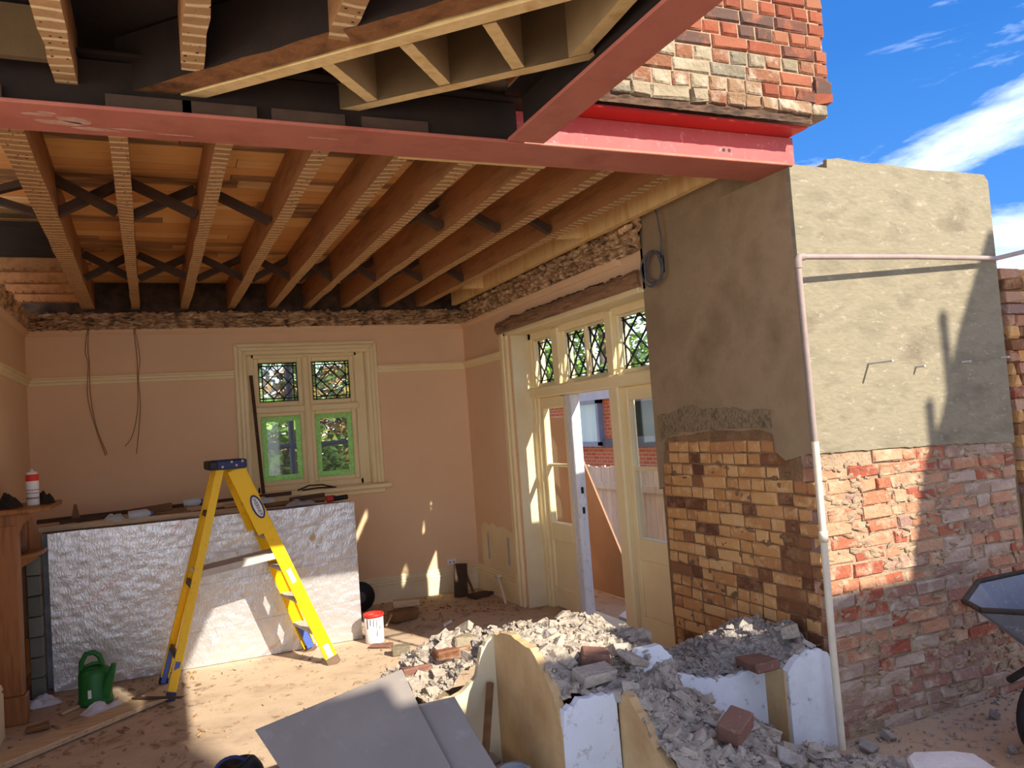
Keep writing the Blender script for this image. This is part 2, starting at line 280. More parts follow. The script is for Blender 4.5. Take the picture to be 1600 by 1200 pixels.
# ------------------------------------------------------------------ mesh helpers
class MB:
    def __init__(s): s.v = []; s.f = []; s.m = []; s.smooth = []
    def add(s, vs, fs, mi=0, sm=False):
        o = len(s.v); s.v += [tuple(v) for v in vs]
        for f in fs: s.f.append(tuple(i+o for i in f)); s.m.append(mi); s.smooth.append(sm)
    def box(s, a, b, mi=0, jit=0):
        x0, y0, z0 = a; x1, y1, z1 = b
        vs = [(x0, y0, z0), (x1, y0, z0), (x1, y1, z0), (x0, y1, z0), (x0, y0, z1), (x1, y0, z1), (x1, y1, z1), (x0, y1, z1)]
        if jit: vs = [tuple(c+random.uniform(-jit, jit) for c in v) for v in vs]
        s.add(vs, [(0, 3, 2, 1), (4, 5, 6, 7), (0, 1, 5, 4), (1, 2, 6, 5), (2, 3, 7, 6), (3, 0, 4, 7)], mi)
    def beam(s, p, q, w, h, up=(0, 0, 1), mi=0):
        """box from p to q, w across, h along up (centred)"""
        p = Vector(p); q = Vector(q); d = (q-p).normalized(); up = Vector(up)
        sd = d.cross(up)
        if sd.length < 1e-4: sd = d.cross(Vector((0, 1, 0)))
        sd.normalize(); u = sd.cross(d).normalized()
        vs = []
        for c in (p, q):
            for a, b in ((-1, -1), (1, -1), (1, 1), (-1, 1)): vs.append(c+sd*(a*w/2)+u*(b*h/2))
        s.add(vs, [(0, 1, 2, 3), (7, 6, 5, 4), (0, 4, 5, 1), (1, 5, 6, 2), (2, 6, 7, 3), (3, 7, 4, 0)], mi)
    def tube(s, pts, r, n=8, mi=0, cap=True, sm=True):
        pts = [Vector(p) for p in pts]; rs = r if isinstance(r, (list, tuple)) else [r]*len(pts)
        vs = []; fs = []; ref = None
        for i, p in enumerate(pts):
            d = (pts[min(i+1, len(pts)-1)]-pts[max(i-1, 0)]).normalized()
            if ref is None:
                ref = Vector((0, 0, 1)) if abs(d.z) < .9 else Vector((1, 0, 0))
            a = d.cross(ref).normalized(); b = d.cross(a).normalized(); ref = -d.cross(a) if False else ref
            ref = a.cross(d).normalized() if abs(a.cross(d).dot(ref)) > .01 else ref
            for k in range(n):
                t = 2*math.pi*k/n; vs.append(p+a*(rs[i]*math.cos(t))+b*(rs[i]*math.sin(t)))
        for i in range(len(pts)-1):
            for k in range(n):
                fs.append((i*n+k, i*n+(k+1) % n, (i+1)*n+(k+1) % n, (i+1)*n+k))
        s.add(vs, fs, mi, sm)
        if cap:
            o = len(pts)-1
            s.add(vs[:n], [tuple(range(n))], mi); s.add(vs[o*n:], [tuple(reversed(range(n)))], mi)
    def lathe(s, prof, n=24, c=(0, 0, 0), mi=0, sm=True):
        vs = []; fs = []
        for r, z in prof:
            for k in range(n):
                t = 2*math.pi*k/n; vs.append((c[0]+r*math.cos(t), c[1]+r*math.sin(t), c[2]+z))
        for i in range(len(prof)-1):
            for k in range(n): fs.append((i*n+k, i*n+(k+1) % n, (i+1)*n+(k+1) % n, (i+1)*n+k))
        s.add(vs, fs, mi, sm)
    def prism(s, poly, off, mi=0):
        """closed polygon (3-D points, in a plane) extruded by vector off"""
        n = len(poly); off = Vector(off); a = [Vector(p) for p in poly]; b = [p+off for p in a]
        s.add(a+b, [tuple(range(n)), tuple(reversed(range(n, 2*n)))]+[(i, i+n, (i+1) % n+n, (i+1) % n) for i in range(n)], mi)
    def grid(s, nu, nv, fn, mi=0, sm=False):
        vs = [fn(i/nu, j/nv) for j in range(nv+1) for i in range(nu+1)]
        fs = [(j*(nu+1)+i, j*(nu+1)+i+1, (j+1)*(nu+1)+i+1, (j+1)*(nu+1)+i) for j in range(nv) for i in range(nu)]
        s.add(vs, fs, mi, sm)
    def chunk(s, c, size, mi=0, rot=None, jit=.28):
        c = Vector(c)
        if rot is None: rot = Matrix.Rotation(random.uniform(0, 6.28), 3, 'Z') @ Matrix.Rotation(random.uniform(-.5, .5), 3, 'X') @ Matrix.Rotation(random.uniform(-.5, .5), 3, 'Y')
        vs = []
        for v in ICO_V:
            k = 1+random.uniform(-jit, jit)
            vs.append(c+rot @ Vector((v[0]*size[0]*k, v[1]*size[1]*k, v[2]*size[2]*k)))
        s.add(vs, ICO_F, mi)
    def shard(s, c, size, mi=0, rot=None, jit=.3):
        c = Vector(c)
        if rot is None: rot = Matrix.Rotation(random.uniform(0, 6.28), 3, 'Z') @ Matrix.Rotation(random.uniform(-.6, .6), 3, 'X') @ Matrix.Rotation(random.uniform(-.6, .6), 3, 'Y')
        vs = [c+rot @ Vector((size[0]*(a+random.uniform(-jit, jit)), size[1]*(b+random.uniform(-jit, jit)), size[2]*(d+random.uniform(-jit, jit)))) for d in (-1, 1) for a, b in ((-1, -1), (1, -1), (1, 1), (-1, 1))]
        s.add(vs, [(0, 3, 2, 1), (4, 5, 6, 7), (0, 1, 5, 4), (1, 2, 6, 5), (2, 3, 7, 6), (3, 0, 4, 7)], mi)
    def build(s, name, mats, parent=None, fixn=True):
        me = bpy.data.meshes.new(name); me.from_pydata(s.v, [], s.f)
        mats = mats if isinstance(mats, (list, tuple)) else [mats]
        for m in mats: me.materials.append(M[m] if isinstance(m, str) else m)
        me.polygons.foreach_set('material_index', s.m); me.polygons.foreach_set('use_smooth', s.smooth)
        if fixn:
            bm = bmesh.new(); bm.from_mesh(me); bmesh.ops.recalc_face_normals(bm, faces=bm.faces); bm.to_mesh(me); bm.free()
        me.update()
        return link(name, me, parent)

_g = (1+5**.5)/2
ICO_V = [Vector(v).normalized() for v in ((-1, _g, 0), (1, _g, 0), (-1, -_g, 0), (1, -_g, 0), (0, -1, _g), (0, 1, _g), (0, -1, -_g), (0, 1, -_g), (_g, 0, -1), (_g, 0, 1), (-_g, 0, -1), (-_g, 0, 1))]
ICO_F = [(0, 11, 5), (0, 5, 1), (0, 1, 7), (0, 7, 10), (0, 10, 11), (1, 5, 9), (5, 11, 4), (11, 10, 2), (10, 7, 6), (7, 1, 8), (3, 9, 4), (3, 4, 2), (3, 2, 6), (3, 6, 8), (3, 8, 9), (4, 9, 5), (2, 4, 11), (6, 2, 10), (8, 6, 7), (9, 8, 1)]

def link(name, me, parent=None):
    o = bpy.data.objects.new(name, me); COL.objects.link(o)
    if parent is not None:
        o.parent = parent
        if parent.type == 'EMPTY' or parent.location.length > 0:   # children carry world coordinates
            o.matrix_parent_inverse = Matrix.Translation(parent.location).inverted()
    return o
def tag(o, label, cat, group=None):
    o['label'] = label; o['category'] = cat
    if group: o['group'] = group
    return o
def thing(name, loc, label, cat, group=None):
    o = bpy.data.objects.new(name, None); COL.objects.link(o); o.location = loc; o.empty_display_size = .05
    return tag(o, label, cat, group)
def struct(o, label=None):
    o['kind'] = 'structure'
    if label: o['label'] = label
    return o
def one(name, mb, m, label, cat, group=None):
    return tag(mb.build(name, m), label, cat, group)
def bevel(o, w=.004, seg=1):
    md = o.modifiers.new('bevel', 'BEVEL'); md.width = w; md.segments = seg; md.limit_method = 'ANGLE'
    return o
def ns(x, y=0, z=0, f=1): return noise.noise(Vector((x*f, y*f, z*f)))
def lerp(a, b, t): return a+(b-a)*t
# ================================================================== SETTING
XL, XR, YB = -.985, 2.83, 7.55          # left, right and back wall faces
def plate(name, boxes, m, parent=None):
    mb = MB()
    for b in boxes: mb.box(*b)
    return mb.build(name, m, parent)

# floors
floor = struct(plate('floor', [((-1.3, 2.95, -.12), (3.13, 7.9, 0)), ((-5.0, -5.0, -.12), (1.25, 2.95, .015))], 'floor'), 'dusty bare floor of the stripped room, with an unseen slab added to bounce sun')  # second slab is unseen, added to bounce sunlight indoors
mb = MB(); mb.grid(50, 40, lambda u, v: (-6+u*16, -9+v*11.95, .012*ns(u*16, v*12, 3, 1.7)-.004 if v < 1 else -.002))
ground = struct(mb.build('ground', 'ground'), 'trodden earth outside the opened wall')
mb = MB(); mb.grid(20, 20, lambda u, v: (3.13+u*20, 2.9+v*30, -.06+.02*ns(u*20, v*30, 1, .8)))
mb.grid(20, 10, lambda u, v: (-16.9+u*20, 7.9+v*25, -.3+.03*ns(u*20, v*30, 2, .8)))
struct(mb.build('ground_garden', 'ground'), 'garden ground beyond the walls')

# back wall with window opening
wx0, wx1, wz0, wz1 = .73, 1.82, 1.135, 2.405
wall_back = struct(plate('wall_back', [((-1.2, YB, 0), (wx0, YB+.26, 2.66)), ((wx1, YB, 0), (3.13, YB+.26, 2.66)),
    ((wx0, YB, 0), (wx1, YB+.26, wz0)), ((wx0, YB, wz1), (wx1, YB+.26, 2.66))], 'wall'), 'beige painted back wall of the room')
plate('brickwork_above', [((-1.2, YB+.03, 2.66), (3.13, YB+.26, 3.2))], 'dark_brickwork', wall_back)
def torn(u, v):
    x = lerp(XL, XR, u); z = 2.632+.145*v
    d = .02+.055*abs(ns(x, z*4, 5, 7))+.045*ns(x, z*6, 1, 13)
    if v < .05: d = max(d, .03)
    return (x, YB-d, z+(.018*ns(x, 0, 9, 9)+.02*ns(x, 2, 9, 30) if v > .9 or v < .1 else .012*ns(x, z, 9, 20)))
mb = MB(); mb.grid(420, 14, torn); o = mb.build('torn_plaster_band', 'plaster_torn', wall_back); o['kind'] = 'stuff'
mb = MB()
for k in range(240):
    x = random.uniform(XL+.03, XR-.03); z = random.choice((2.655, 2.68, 2.70, 2.735, 2.76))+random.uniform(-.012, .012)
    mb.chunk((x, YB-.045-random.uniform(0, .03), z), (random.uniform(.02, .07), .018, random.uniform(.006, .014)), rot=Matrix.Rotation(random.uniform(-.3, .3), 3, 'Y'))
o = mb.build('broken_laths', 'plaster_torn', wall_back); o['kind'] = 'stuff'

# left wall
wall_left = struct(plate('wall_left', [((XL-.25, 3.1, 0), (XL, 5.90, 2.66)), ((XL-.25, 5.90, .95), (XL, 6.6, 2.66)), ((XL-.25, 6.6, 0), (XL, YB, 2.66)), ((XL-.5, 5.85, 0), (XL-.45, 6.65, 1.0))], 'wall'), 'beige painted left wall beside the fireplace')
mb = MB(); mb.grid(120, 8, lambda u, v: (XL+.02+.06*abs(ns(u*4.3, v, 2, 6)), lerp(3.2, YB, u), 2.63+.17*v+.01*ns(u*5, v*2, 3, 9)))
o = mb.build('torn_plaster_band', 'plaster_torn', wall_left); o['kind'] = 'stuff'

# right wall: plain end, door head, and the wall over it
DY0, DY1, DZ = 4.25, 6.37, 2.385
wall_right = struct(plate('wall_right', [((XR, DY1, 0), (XR+.32, YB+.26, 2.64)), ((XR, DY0-.02, DZ), (XR+.32, DY1, 2.64))], 'wall'), 'beige painted right wall around the french doors')
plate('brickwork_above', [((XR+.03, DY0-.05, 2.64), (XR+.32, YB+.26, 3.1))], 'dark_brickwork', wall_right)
mb = MB()
def torn_r(u, v):
    y = lerp(DY0-.04, YB, u); z = 2.625+.24*v
    d = .015+.05*abs(ns(y, z*4, 5, 6))+.04*ns(y, z*5, 1, 14)
    return (XR-d*(1 if v < .6 else .5), y, z+.012*ns(y, z, 9, 16))
mb.grid(240, 16, torn_r); o = mb.build('torn_plaster_band', 'plaster_torn', wall_right); o['kind'] = 'stuff'
mb = MB()
for k in range(170):     # stubs of the old brick courses showing through
    y = random.uniform(4.3, 7.45); z = random.choice((2.66, 2.70, 2.745, 2.80))+random.uniform(-.01, .01)
    mb.chunk((XR-.03, y, z), (.025, random.uniform(.03, .09), random.uniform(.012, .026)), rot=Matrix.Rotation(random.uniform(-.15, .15), 3, 'X'))
o = mb.build('broken_brick_ends', 'plaster_torn', wall_right); o['kind'] = 'stuff'
# exposed old lintel above the door, plaster hacked off
mb = MB()
def lin(u, v):
    y = lerp(4.24, 6.60, u); top = 2.505+.012*ns(y, 0, 0, 5)+.006*ns(y, 3, 0, 22)
    z = lerp(2.40, top, v)
    return (XR-.03-.02*math.sin(v*math.pi)-.012*abs(ns(y, z*8, 0, 9)), y, z)
mb.grid(110, 8, lin); o = mb.build('exposed_lintel', 'exposed_lintel', wall_right)
mb = MB()
for k in range(26):
    y = 4.5+k*.075; mb.chunk((XR-.012, y+random.uniform(-.03, .03), 2.512+.012*ns(y, 0, 0, 5)), (.02, random.uniform(.03, .07), random.uniform(.005, .014)), rot=Matrix.Rotation(random.uniform(-.1, .1), 3, 'X'))
o = mb.build('cracked_plaster_edge', 'dark_brickwork', wall_right); o['kind'] = 'stuff'

# mouldings
def moulding(name, pr, p, q, out, m, label):
    """profile pr [(out, z)...] swept from p to q (x, y); out = unit (x, y)"""
    mb = MB(); n = len(pr); a = [(p[0]+o*out[0], p[1]+o*out[1], z) for o, z in pr]; b = [(q[0]+o*out[0], q[1]+o*out[1], z) for o, z in pr]
    mb.add(a+b, [(i, (i+1) % n, (i+1) % n+n, i+n) for i in range(n)]+[tuple(range(n)), tuple(reversed(range(n, 2*n)))])
    return struct(mb.build(name, m), label)
FR = [(0, 2.588), (.012, 2.59), (.02, 2.60), (.034, 2.612), (.036, 2.634), (0, 2.636)]
RA = [(0, 2.178), (.012, 2.18), (.016, 2.20), (.028, 2.21), (.03, 2.226), (.042, 2.232), (.044, 2.244), (0, 2.246)]
BA = [(0, 0), (.034, 0), (.034, .150), (.028, .156), (.034, .164), (.030, .180), (.022, .184), (.026, .194), (.020, .210), (.012, .214), (.014, .224), (.008, .236), (0, .238)]
moulding('trim_1', FR, (XL, YB), (XR, YB), (0, -1), 'wall', 'frieze strip along the top of the back wall')
moulding('trim_2', FR, (XR, 4.5), (XR, YB), (-1, 0), 'wall', 'frieze strip along the top of the right wall')
moulding('trim_3', FR, (XL, 3.2), (XL, YB), (1, 0), 'wall', 'frieze strip along the top of the left wall')
moulding('trim_4', RA, (XL, YB), (.622, YB), (0, -1), 'cream', 'cream picture rail left of the window')
moulding('trim_5', RA, (1.925, YB), (XR, YB), (0, -1), 'cream', 'cream picture rail right of the window')
moulding('trim_6', RA, (XR, 6.57), (XR, YB), (-1, 0), 'cream', 'cream picture rail between corner and french doors')
moulding('trim_7', RA, (XL, 3.2), (XL, YB), (1, 0), 'cream', 'cream picture rail on the left wall')
moulding('baseboard_back', BA, (XL, YB), (XR, YB), (0, -1), 'cream_white', 'moulded cream skirting along the back wall')
moulding('baseboard_right', BA, (XR, 6.565), (XR, YB), (-1, 0), 'cream', 'moulded cream skirting beside the french doors')
BL = [(o*2.2, z*1.65) for o, z in BA]
moulding('baseboard_left', BL, (XL, 3.6), (XL, 5.57), (1, 0), 'cream_white', 'tall white moulded plinth near the fireplace')
# stripped paint panel low on the right wall, with its two slots
mb = MB(); pts = [(6.60, .24), (7.40, .24), (7.40, .60), (7.33, .66), (7.2, .64), (7.1, .67), (6.98, .64), (6.85, .66), (6.7, .63), (6.60, .62)]
mb.prism([(XR, y, z) for y, z in pts], (-.006, 0, 0)); mb.build('bare_plaster_patch', 'cream', wall_right)
for y in (7.22, 6.74):
    mb = MB(); mb.box((XR-.011, y-.022, .32), (XR-.006, y+.022, .57)); mb.build('metal_slot', 'alu', wall_right)

# ------------------------------------------------------------------ back window
win = bpy.data.objects.new('window_1', None); COL.objects.link(win); win.location = (1.27, YB, 1.14); struct(win, 'cream four light window with leaded top lights')
def frame_part(name, boxes, m='cream', parent=None, bv=.006):
    o = plate(name, boxes, m, parent); bevel(o, bv); return o
# architrave in three stepped bands, mitred
def architrave(parent, poly_o, poly_i, ax, outs, m='cream'):
    pass
for k, (gap, dep, z) in enumerate(((0, .030, 0), (.035, .045, 0), (.07, .032, 0))):
    ox0, ox1, oz = .622+gap, 1.925-gap, 2.487-gap; ix0, ix1, iz = ox0+.036, ox1-.036, oz-.036
    mb = MB()
    mb.prism([(ox0, YB, 1.13), (ix0, YB, 1.13), (ix0, YB, iz), (ox0, YB, oz)], (0, -dep, 0))
    mb.prism([(ix1, YB, 1.13), (ox1, YB, 1.13), (ox1, YB, oz), (ix1, YB, iz)], (0, -dep, 0))
    mb.prism([(ox0, YB, oz), (ix0, YB, iz), (ix1, YB, iz), (ox1, YB, oz)], (0, -dep, 0))
    bevel(mb.build('architrave', 'cream', win), .006)
YG = 7.68
frame_part('reveal', [((wx0-.012, YB-.02, wz0), (wx0+.006, YB+.2, wz1)), ((wx1-.006, YB-.02, wz0), (wx1+.012, YB+.2, wz1)), ((wx0, YB-.02, wz1-.006), (wx1, YB+.2, wz1+.012))], 'cream', win)
FX0, FX1, MX = .775, 1.752, 1.262
frame_part('frame', [((wx0, 7.63, 1.12), (FX0+.03, 7.75, 2.405)), ((FX1-.03, 7.63, 1.12), (wx1, 7.75, 2.405)), ((FX0, 7.63, 2.355), (FX1, 7.75, 2.405)), ((FX0, 7.63, 1.12), (FX1, 7.75, 1.185))], 'cream', win)
frame_part('mullion', [((MX-.032, 7.615, 1.15), (MX+.032, 7.74, 2.37))], 'cream', win, .014)
frame_part('transom', [((FX0, 7.615, 1.845), (MX-.03, 7.74, 1.915)), ((MX+.03, 7.615, 1.845), (FX1, 7.74, 1.915))], 'cream', win, .014)
frame_part('window_sill', [((.60, 7.43, 1.085), (1.97, 7.63, 1.125))], 'cream', win, .008)
frame_part('apron', [((.64, 7.515, 1.035), (1.93, YB, 1.085))], 'cream', win, .008)
panes = [(.84, 1.19, 1.955, 2.317), (1.325, 1.68, 1.955, 2.317), (.84, 1.195, 1.228, 1.818), (1.329, 1.678, 1.228, 1.818)]
for i, (x0, x1, z0, z1) in enumerate(panes):
    s = frame_part('sash', [((x0-.045, 7.655, z0-.045), (x0, 7.70, z1+.045)), ((x1, 7.655, z0-.045), (x1+.045, 7.70, z1+.045)), ((x0, 7.655, z0-.045), (x1, 7.70, z0)), ((x0, 7.655, z1), (x1, 7.70, z1+.045))], 'cream', win, .008)
    mb = MB(); mb.box((x0, 7.678, z0), (x1, 7.682, z1)); mb.build('pane', 'glass_lead' if i < 2 else 'glass', win)
    if i < 2:
        a, b = .035, .03
        for (u0, u1, w0, w1) in ((x0, x0+a, z0, z1), (x1-a, x1, z0, z1), (x0+a, x1-a, z0, z0+b), (x0+a, x1-a, z1-b, z1)):
            mb = MB(); mb.box((u0, 7.672, w0), (u1, 7.677, w1)); mb.build('border_glass', 'glass_green', win)
        mb = MB(); L_ = lambda p, q: mb.beam((p[0], 7.674, p[1]), (q[0], 7.674, q[1]), .010, .012, (0, 1, 0))
        for xx in (x0+.004, x0+a, x1-a, x1-.004): L_((xx, z0), (xx, z1))
        for zz in (z0+.004, z0+b, z1-b, z1-.004): L_((x0, zz), (x1, zz))
        X0, X1, Z0, Z1 = x0+a, x1-a, z0+b, z1-b
        P = lambda u, v: (lerp(X0, X1, u), lerp(Z0, Z1, v))
        t = 1/3
        for p, q in (((0, t), (2*t, 1)), ((0, 1-t), (2*t, 0)), ((t, 0), (1, 1-t)), ((t, 1), (1, t)), ((0, t), (t, 0)), ((0, 1-t), (t, 1)), ((2*t, 0), (1, t)), ((2*t, 1), (1, 1-t))):
            L_(P(*p), P(*q))
        for u in (t, 1-t):
            L_((lerp(X0, X1, u), z0), (lerp(X0, X1, u), Z0)); L_((lerp(X0, X1, u), Z1), (lerp(X0, X1, u), z1))
            L_((x0, lerp(Z0, Z1, u)), (X0, lerp(Z0, Z1, u))); L_((X1, lerp(Z0, Z1, u)), (x1, lerp(Z0, Z1, u)))
        mb.build('lead_came', 'lead', win)
    else:
        w = .048
        for bx in (((x0, z0), (x0+w, z1)), ((x1-w, z0), (x1, z1)), ((x0+w, z1-w), (x1-w, z1)), ((x0+w, z0), (x1-w, z0+w))):
            mb = MB(); mb.box((bx[0][0], 7.671, bx[0][1]), (bx[1][0], 7.676, bx[1][1])); mb.build('masking_tape', 'tape', win)

# ------------------------------------------------------------------ french doors
door = bpy.data.objects.new('door_1', None); COL.objects.link(door); door.location = (3.0, 5.3, 0); struct(door, 'cream glazed french door screen with leaded top lights')
XG = 3.05
# architrave on the room face, left side and head
for gap, dep in ((0, .03), (.05, .045), (.10, .03)):
    mb = MB(); yo, zo = 6.575-gap, DZ+.02-gap*.2
    mb.prism([(XR, yo, 0), (XR, yo-.052, 0), (XR, yo-.052, DZ+.01), (XR, yo, DZ+.01)], (-dep, 0, 0))
    bevel(mb.build('architrave', 'cream', door), .006)
mb = MB(); mb.box((XR-.03, 4.27, DZ-.02), (XR, 6.575, DZ+.018)); bevel(mb.build('head_architrave', 'cream', door), .006)
frame_part('reveal', [((XR-.005, DY1-.005, 0), (3.12, DY1+.02, DZ)), ((XR-.005, DY0, DZ-.02), (3.12, DY1, DZ+.002))], 'cream_white', door)
JY = 6.37
frame_part('jamb', [((2.99, JY-.06, 0), (3.12, JY, DZ)), ((3.0, 6.275, 0), (3.10, 6.31, 2.3))], 'cream', door)
frame_part('head', [((2.99, DY0, 2.31), (3.12, JY, DZ))], 'cream', door)
frame_part('transom', [((2.965, DY0, 1.80), (3.12, JY, 1.885)), ((2.95, DY0, 1.865), (3.12, JY, 1.89))], 'cream', door, .01)
for y0, y1 in ((5.735, 5.93), (4.885, 5.06)):
    frame_part('mullion', [((2.975, y0+.035, 1.80), (3.12, y1-.035, 2.36)), ((3.01, y0, 1.89), (3.1, y1, 2.33))], 'cream', door, .012)
frame_part('glazing_bar', [((3.02, 5.37, 1.9), (3.09, 5.415, 2.31))], 'cream', door, .01)
frame_part('mullion', [((2.975, 4.905, 0), (3.12, 5.035, 1.81))], 'cream', door, .012)
lights = [(5.935, 6.275, 1.925, 2.295), (5.418, 5.73, 1.925, 2.295), (5.065, 5.366, 1.925, 2.295), (4.44, 4.878, 1.925, 2.295)]
for (y0, y1, z0, z1) in lights:
    mb = MB(); mb.box((XG-.002, y0, z0), (XG+.002, y1, z1)); mb.build('pane', 'glass', door)
    frame_part('top_light_frame', [((3.03, y0-.02, z0-.03), (3.07, y1+.02, z0)), ((3.03, y0-.02, z1), (3.07, y1+.02, z1+.02))], 'cream_white', door, .004)
    mb = MB(); Ld = lambda p, q: mb.beam((XG-.004, p[0], p[1]), (XG-.004, q[0], q[1]), .008, .012, (1, 0, 0))
    w = y1-y0; h = z1-z0; mg = .022
    Ld((y0, z0+mg), (y1, z0+mg)); Ld((y0, z1-mg), (y1, z1-mg)); Ld((y0+mg*.7, z0), (y0+mg*.7, z1)); Ld((y1-mg*.7, z0), (y1-mg*.7, z1))
    cols = 2; rows = 2
    for s in (-1, 1):
        for k in range(-3, 4):
            pts = []
            # diamond lines clipped to the light
            for t in range(41):
                u = t/40; v = (s*(u*cols)+k)/1.0/rows*1.0+.5 if False else (s*u*cols/2*1.0+k*.5)
                if -1e-6 <= v <= 1+1e-6: pts.append((y0+u*w, z0+v*h))
            if len(pts) > 1: Ld(pts[0], pts[-1])
    mb.build('lead_came', 'lead', door)
def leaf(name, y0, y1, parent, m='cream'):
    """half glazed door leaf: glass over a raised panel"""
    lf = frame_part(name, [((3.02, y0, 0.02), (3.075, y0+.055, 1.80)), ((3.02, y1-.055, .02), (3.075, y1, 1.80)), ((3.02, y0+.055, .02), (3.075, y1-.055, .19)), ((3.02, y0+.055, .58), (3.075, y1-.055, .735)), ((3.02, y0+.055, 1.70), (3.075, y1-.055, 1.80)), ((3.03, y0+.055, 1.205), (3.07, y1-.055, 1.232))], m, parent, .006)
    mb = MB(); mb.box((3.035, y0+.05, .18), (3.055, y1-.05, .6)); mb.build('panel', m, lf)
    mb = MB(); mb.box((XG-.002, y0+.05, .73), (XG+.002, y1-.05, 1.21)); mb.build('pane', 'glass', lf)
    mb = MB(); mb.box((XG-.002, y0+.05, 1.23), (XG+.002, y1-.05, 1.71)); mb.build('pane', 'glass', lf)
    return lf
leaf('door_leaf', 5.795, 6.275, door)
leaf('door_leaf', 4.30, 4.905, door)
# the peeling white rebate edge of the left leaf, swung a little outward
mb = MB(); mb.prism([(3.015, 5.80, .0), (3.015, 5.70, .0), (3.085, 5.675, .0), (3.085, 5.80, .0)], (0, 0, 1.80))
o = mb.build('peeling_edge_post', mat('peeling_white_paint', [S(236, 238, 240), S(214, 220, 226)], 6, .7, .3, 30, stretch=(3, 3, .8), speck=S(120, 108, 96)), door); bevel(o, .006)
for z in (.84, 1.0):
    mb = MB(); mb.box((3.045, 5.675, z), (3.06, 5.692, z+.05)); mb.build('lock_plate', 'black', door)
frame_part('threshold', [((2.98, 4.9, .0), (3.16, 5.8, .035))], 'cream_white', door)
# black gap beside the right hand leaf
struct(plate('trim_8', [((2.90, 4.22, .0), (2.93, 4.30, 1.42))], 'soot'), 'black open joint between door frame and brickwork')

# ------------------------------------------------------------------ brick laying
def brick_mesh(name, L, H, D, mats, jit=.004, bv=.006):
    vs = []
    for (y, ins) in ((D, 0), (bv, 0), (0, bv)):
        for x, z in ((0, 0), (L, 0), (L, H), (0, H)):
            xx = x+(ins if x == 0 else -ins); zz = z+(ins if z == 0 else -ins)
            vs.append((xx+random.uniform(-jit, jit)*.7, y+(random.uniform(-jit, jit) if ins or y < D else 0), zz+random.uniform(-jit, jit)*.7))
    fs = []
    for k in (0, 4):
        for i in range(4): fs.append((k+i, k+(i+1) % 4, k+4+(i+1) % 4, k+4+i))
    fs.append((8, 9, 10, 11))
    me = bpy.data.meshes.new(name); me.from_pydata(vs, [], fs); me.materials.append(mats); me.update()
    bm = bmesh.new(); bm.from_mesh(me); bmesh.ops.recalc_face_normals(bm, faces=bm.faces); 
    bm.faces.ensure_lookup_table()
    if bm.faces[-1].normal.y > 0: bmesh.ops.reverse_faces(bm, faces=bm.faces)
    bm.to_mesh(me); bm.free()
    return me
MESHES = {}
def get_brick(L, m, jit=.004):
    k = (round(L, 3), m, jit)
    if k not in MESHES: MESHES[k] = [brick_mesh('brick', L, .061, .09, M[m], jit, .008) for _ in range(5)]
    return random.choice(MESHES[k])
def lay(parent, to_world, rotz, x0, x1, z0, z1, pick, course=.067, pattern='mixed', skip=None, jit=.004, proud=.004, bedslope=0.0):
    """to_world(s, z) -> world point of the brick's outer face corner; one object per brick"""
    zi = 0; z = z0; n = 0
    while z+.05 < z1:
        s = x0+random.uniform(-.06, 0)
        while s < x1-.03:
            L = random.choice((.198, .198, .094)) if pattern == 'mixed' else (.094 if pattern == 'header' and random.random() < .72 else .198)
            if pattern == 'flemish': L = .198 if (zi % 2) else .094
            if pattern == 'bond': L = .094 if zi % 4 == 1 else .198
            a = max(s, x0); e = min(s+L, x1)
            mid = (a+e)/2
            if e-a > .035 and not (skip and skip(mid, z)):
                me = get_brick(L, pick(mid, z), jit)
                o = bpy.data.objects.new('brick', me); COL.objects.link(o)
                p = Vector(to_world(a, z)); o.rotation_euler = (0, random.uniform(-.008, .008), rotz+random.uniform(-.012, .012))
                o.scale = ((e-a)/L, 1, 1.0)
                off = Vector((math.sin(rotz), -math.cos(rotz), 0))*random.uniform(-proud, proud)
                o.location = p+off; o.parent = parent; n += 1
            s += L+.009
        z += course; zi += 1
    return n

# ------------------------------------------------------------------ cross wall: dark inner face and sunlit outer face
def rag(a, b, n, amp, f=9, seed=0, tri=None):
    out = []
    for i in range(n+1):
        t = i/n; out.append((lerp(a[0], b[0], t), lerp(a[1], b[1], t)+amp*ns(t*f, seed, 1)+amp*.6*ns(t*f*4, seed, 2)))
    return out
XO = 4.255
wall_cross = struct(plate('wall_outer', [((XR+.022, 2.932, -.1), (XR+.30, 4.24, 2.737)), ((XR+.30, 2.932, -.1), (XO-.01, 3.22, 2.737)), ((3.075, 2.945, 2.737), (XO-.01, 3.2, 2.775))], 'mortar'), 'half rendered brick wall that turns the corner')
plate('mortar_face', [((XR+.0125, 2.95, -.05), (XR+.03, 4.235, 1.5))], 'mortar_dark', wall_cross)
plate('wall_head', [((XR+.004, 3.17, 2.737), (XR+.20, 4.25, 2.93))], 'render_dark', wall_cross)
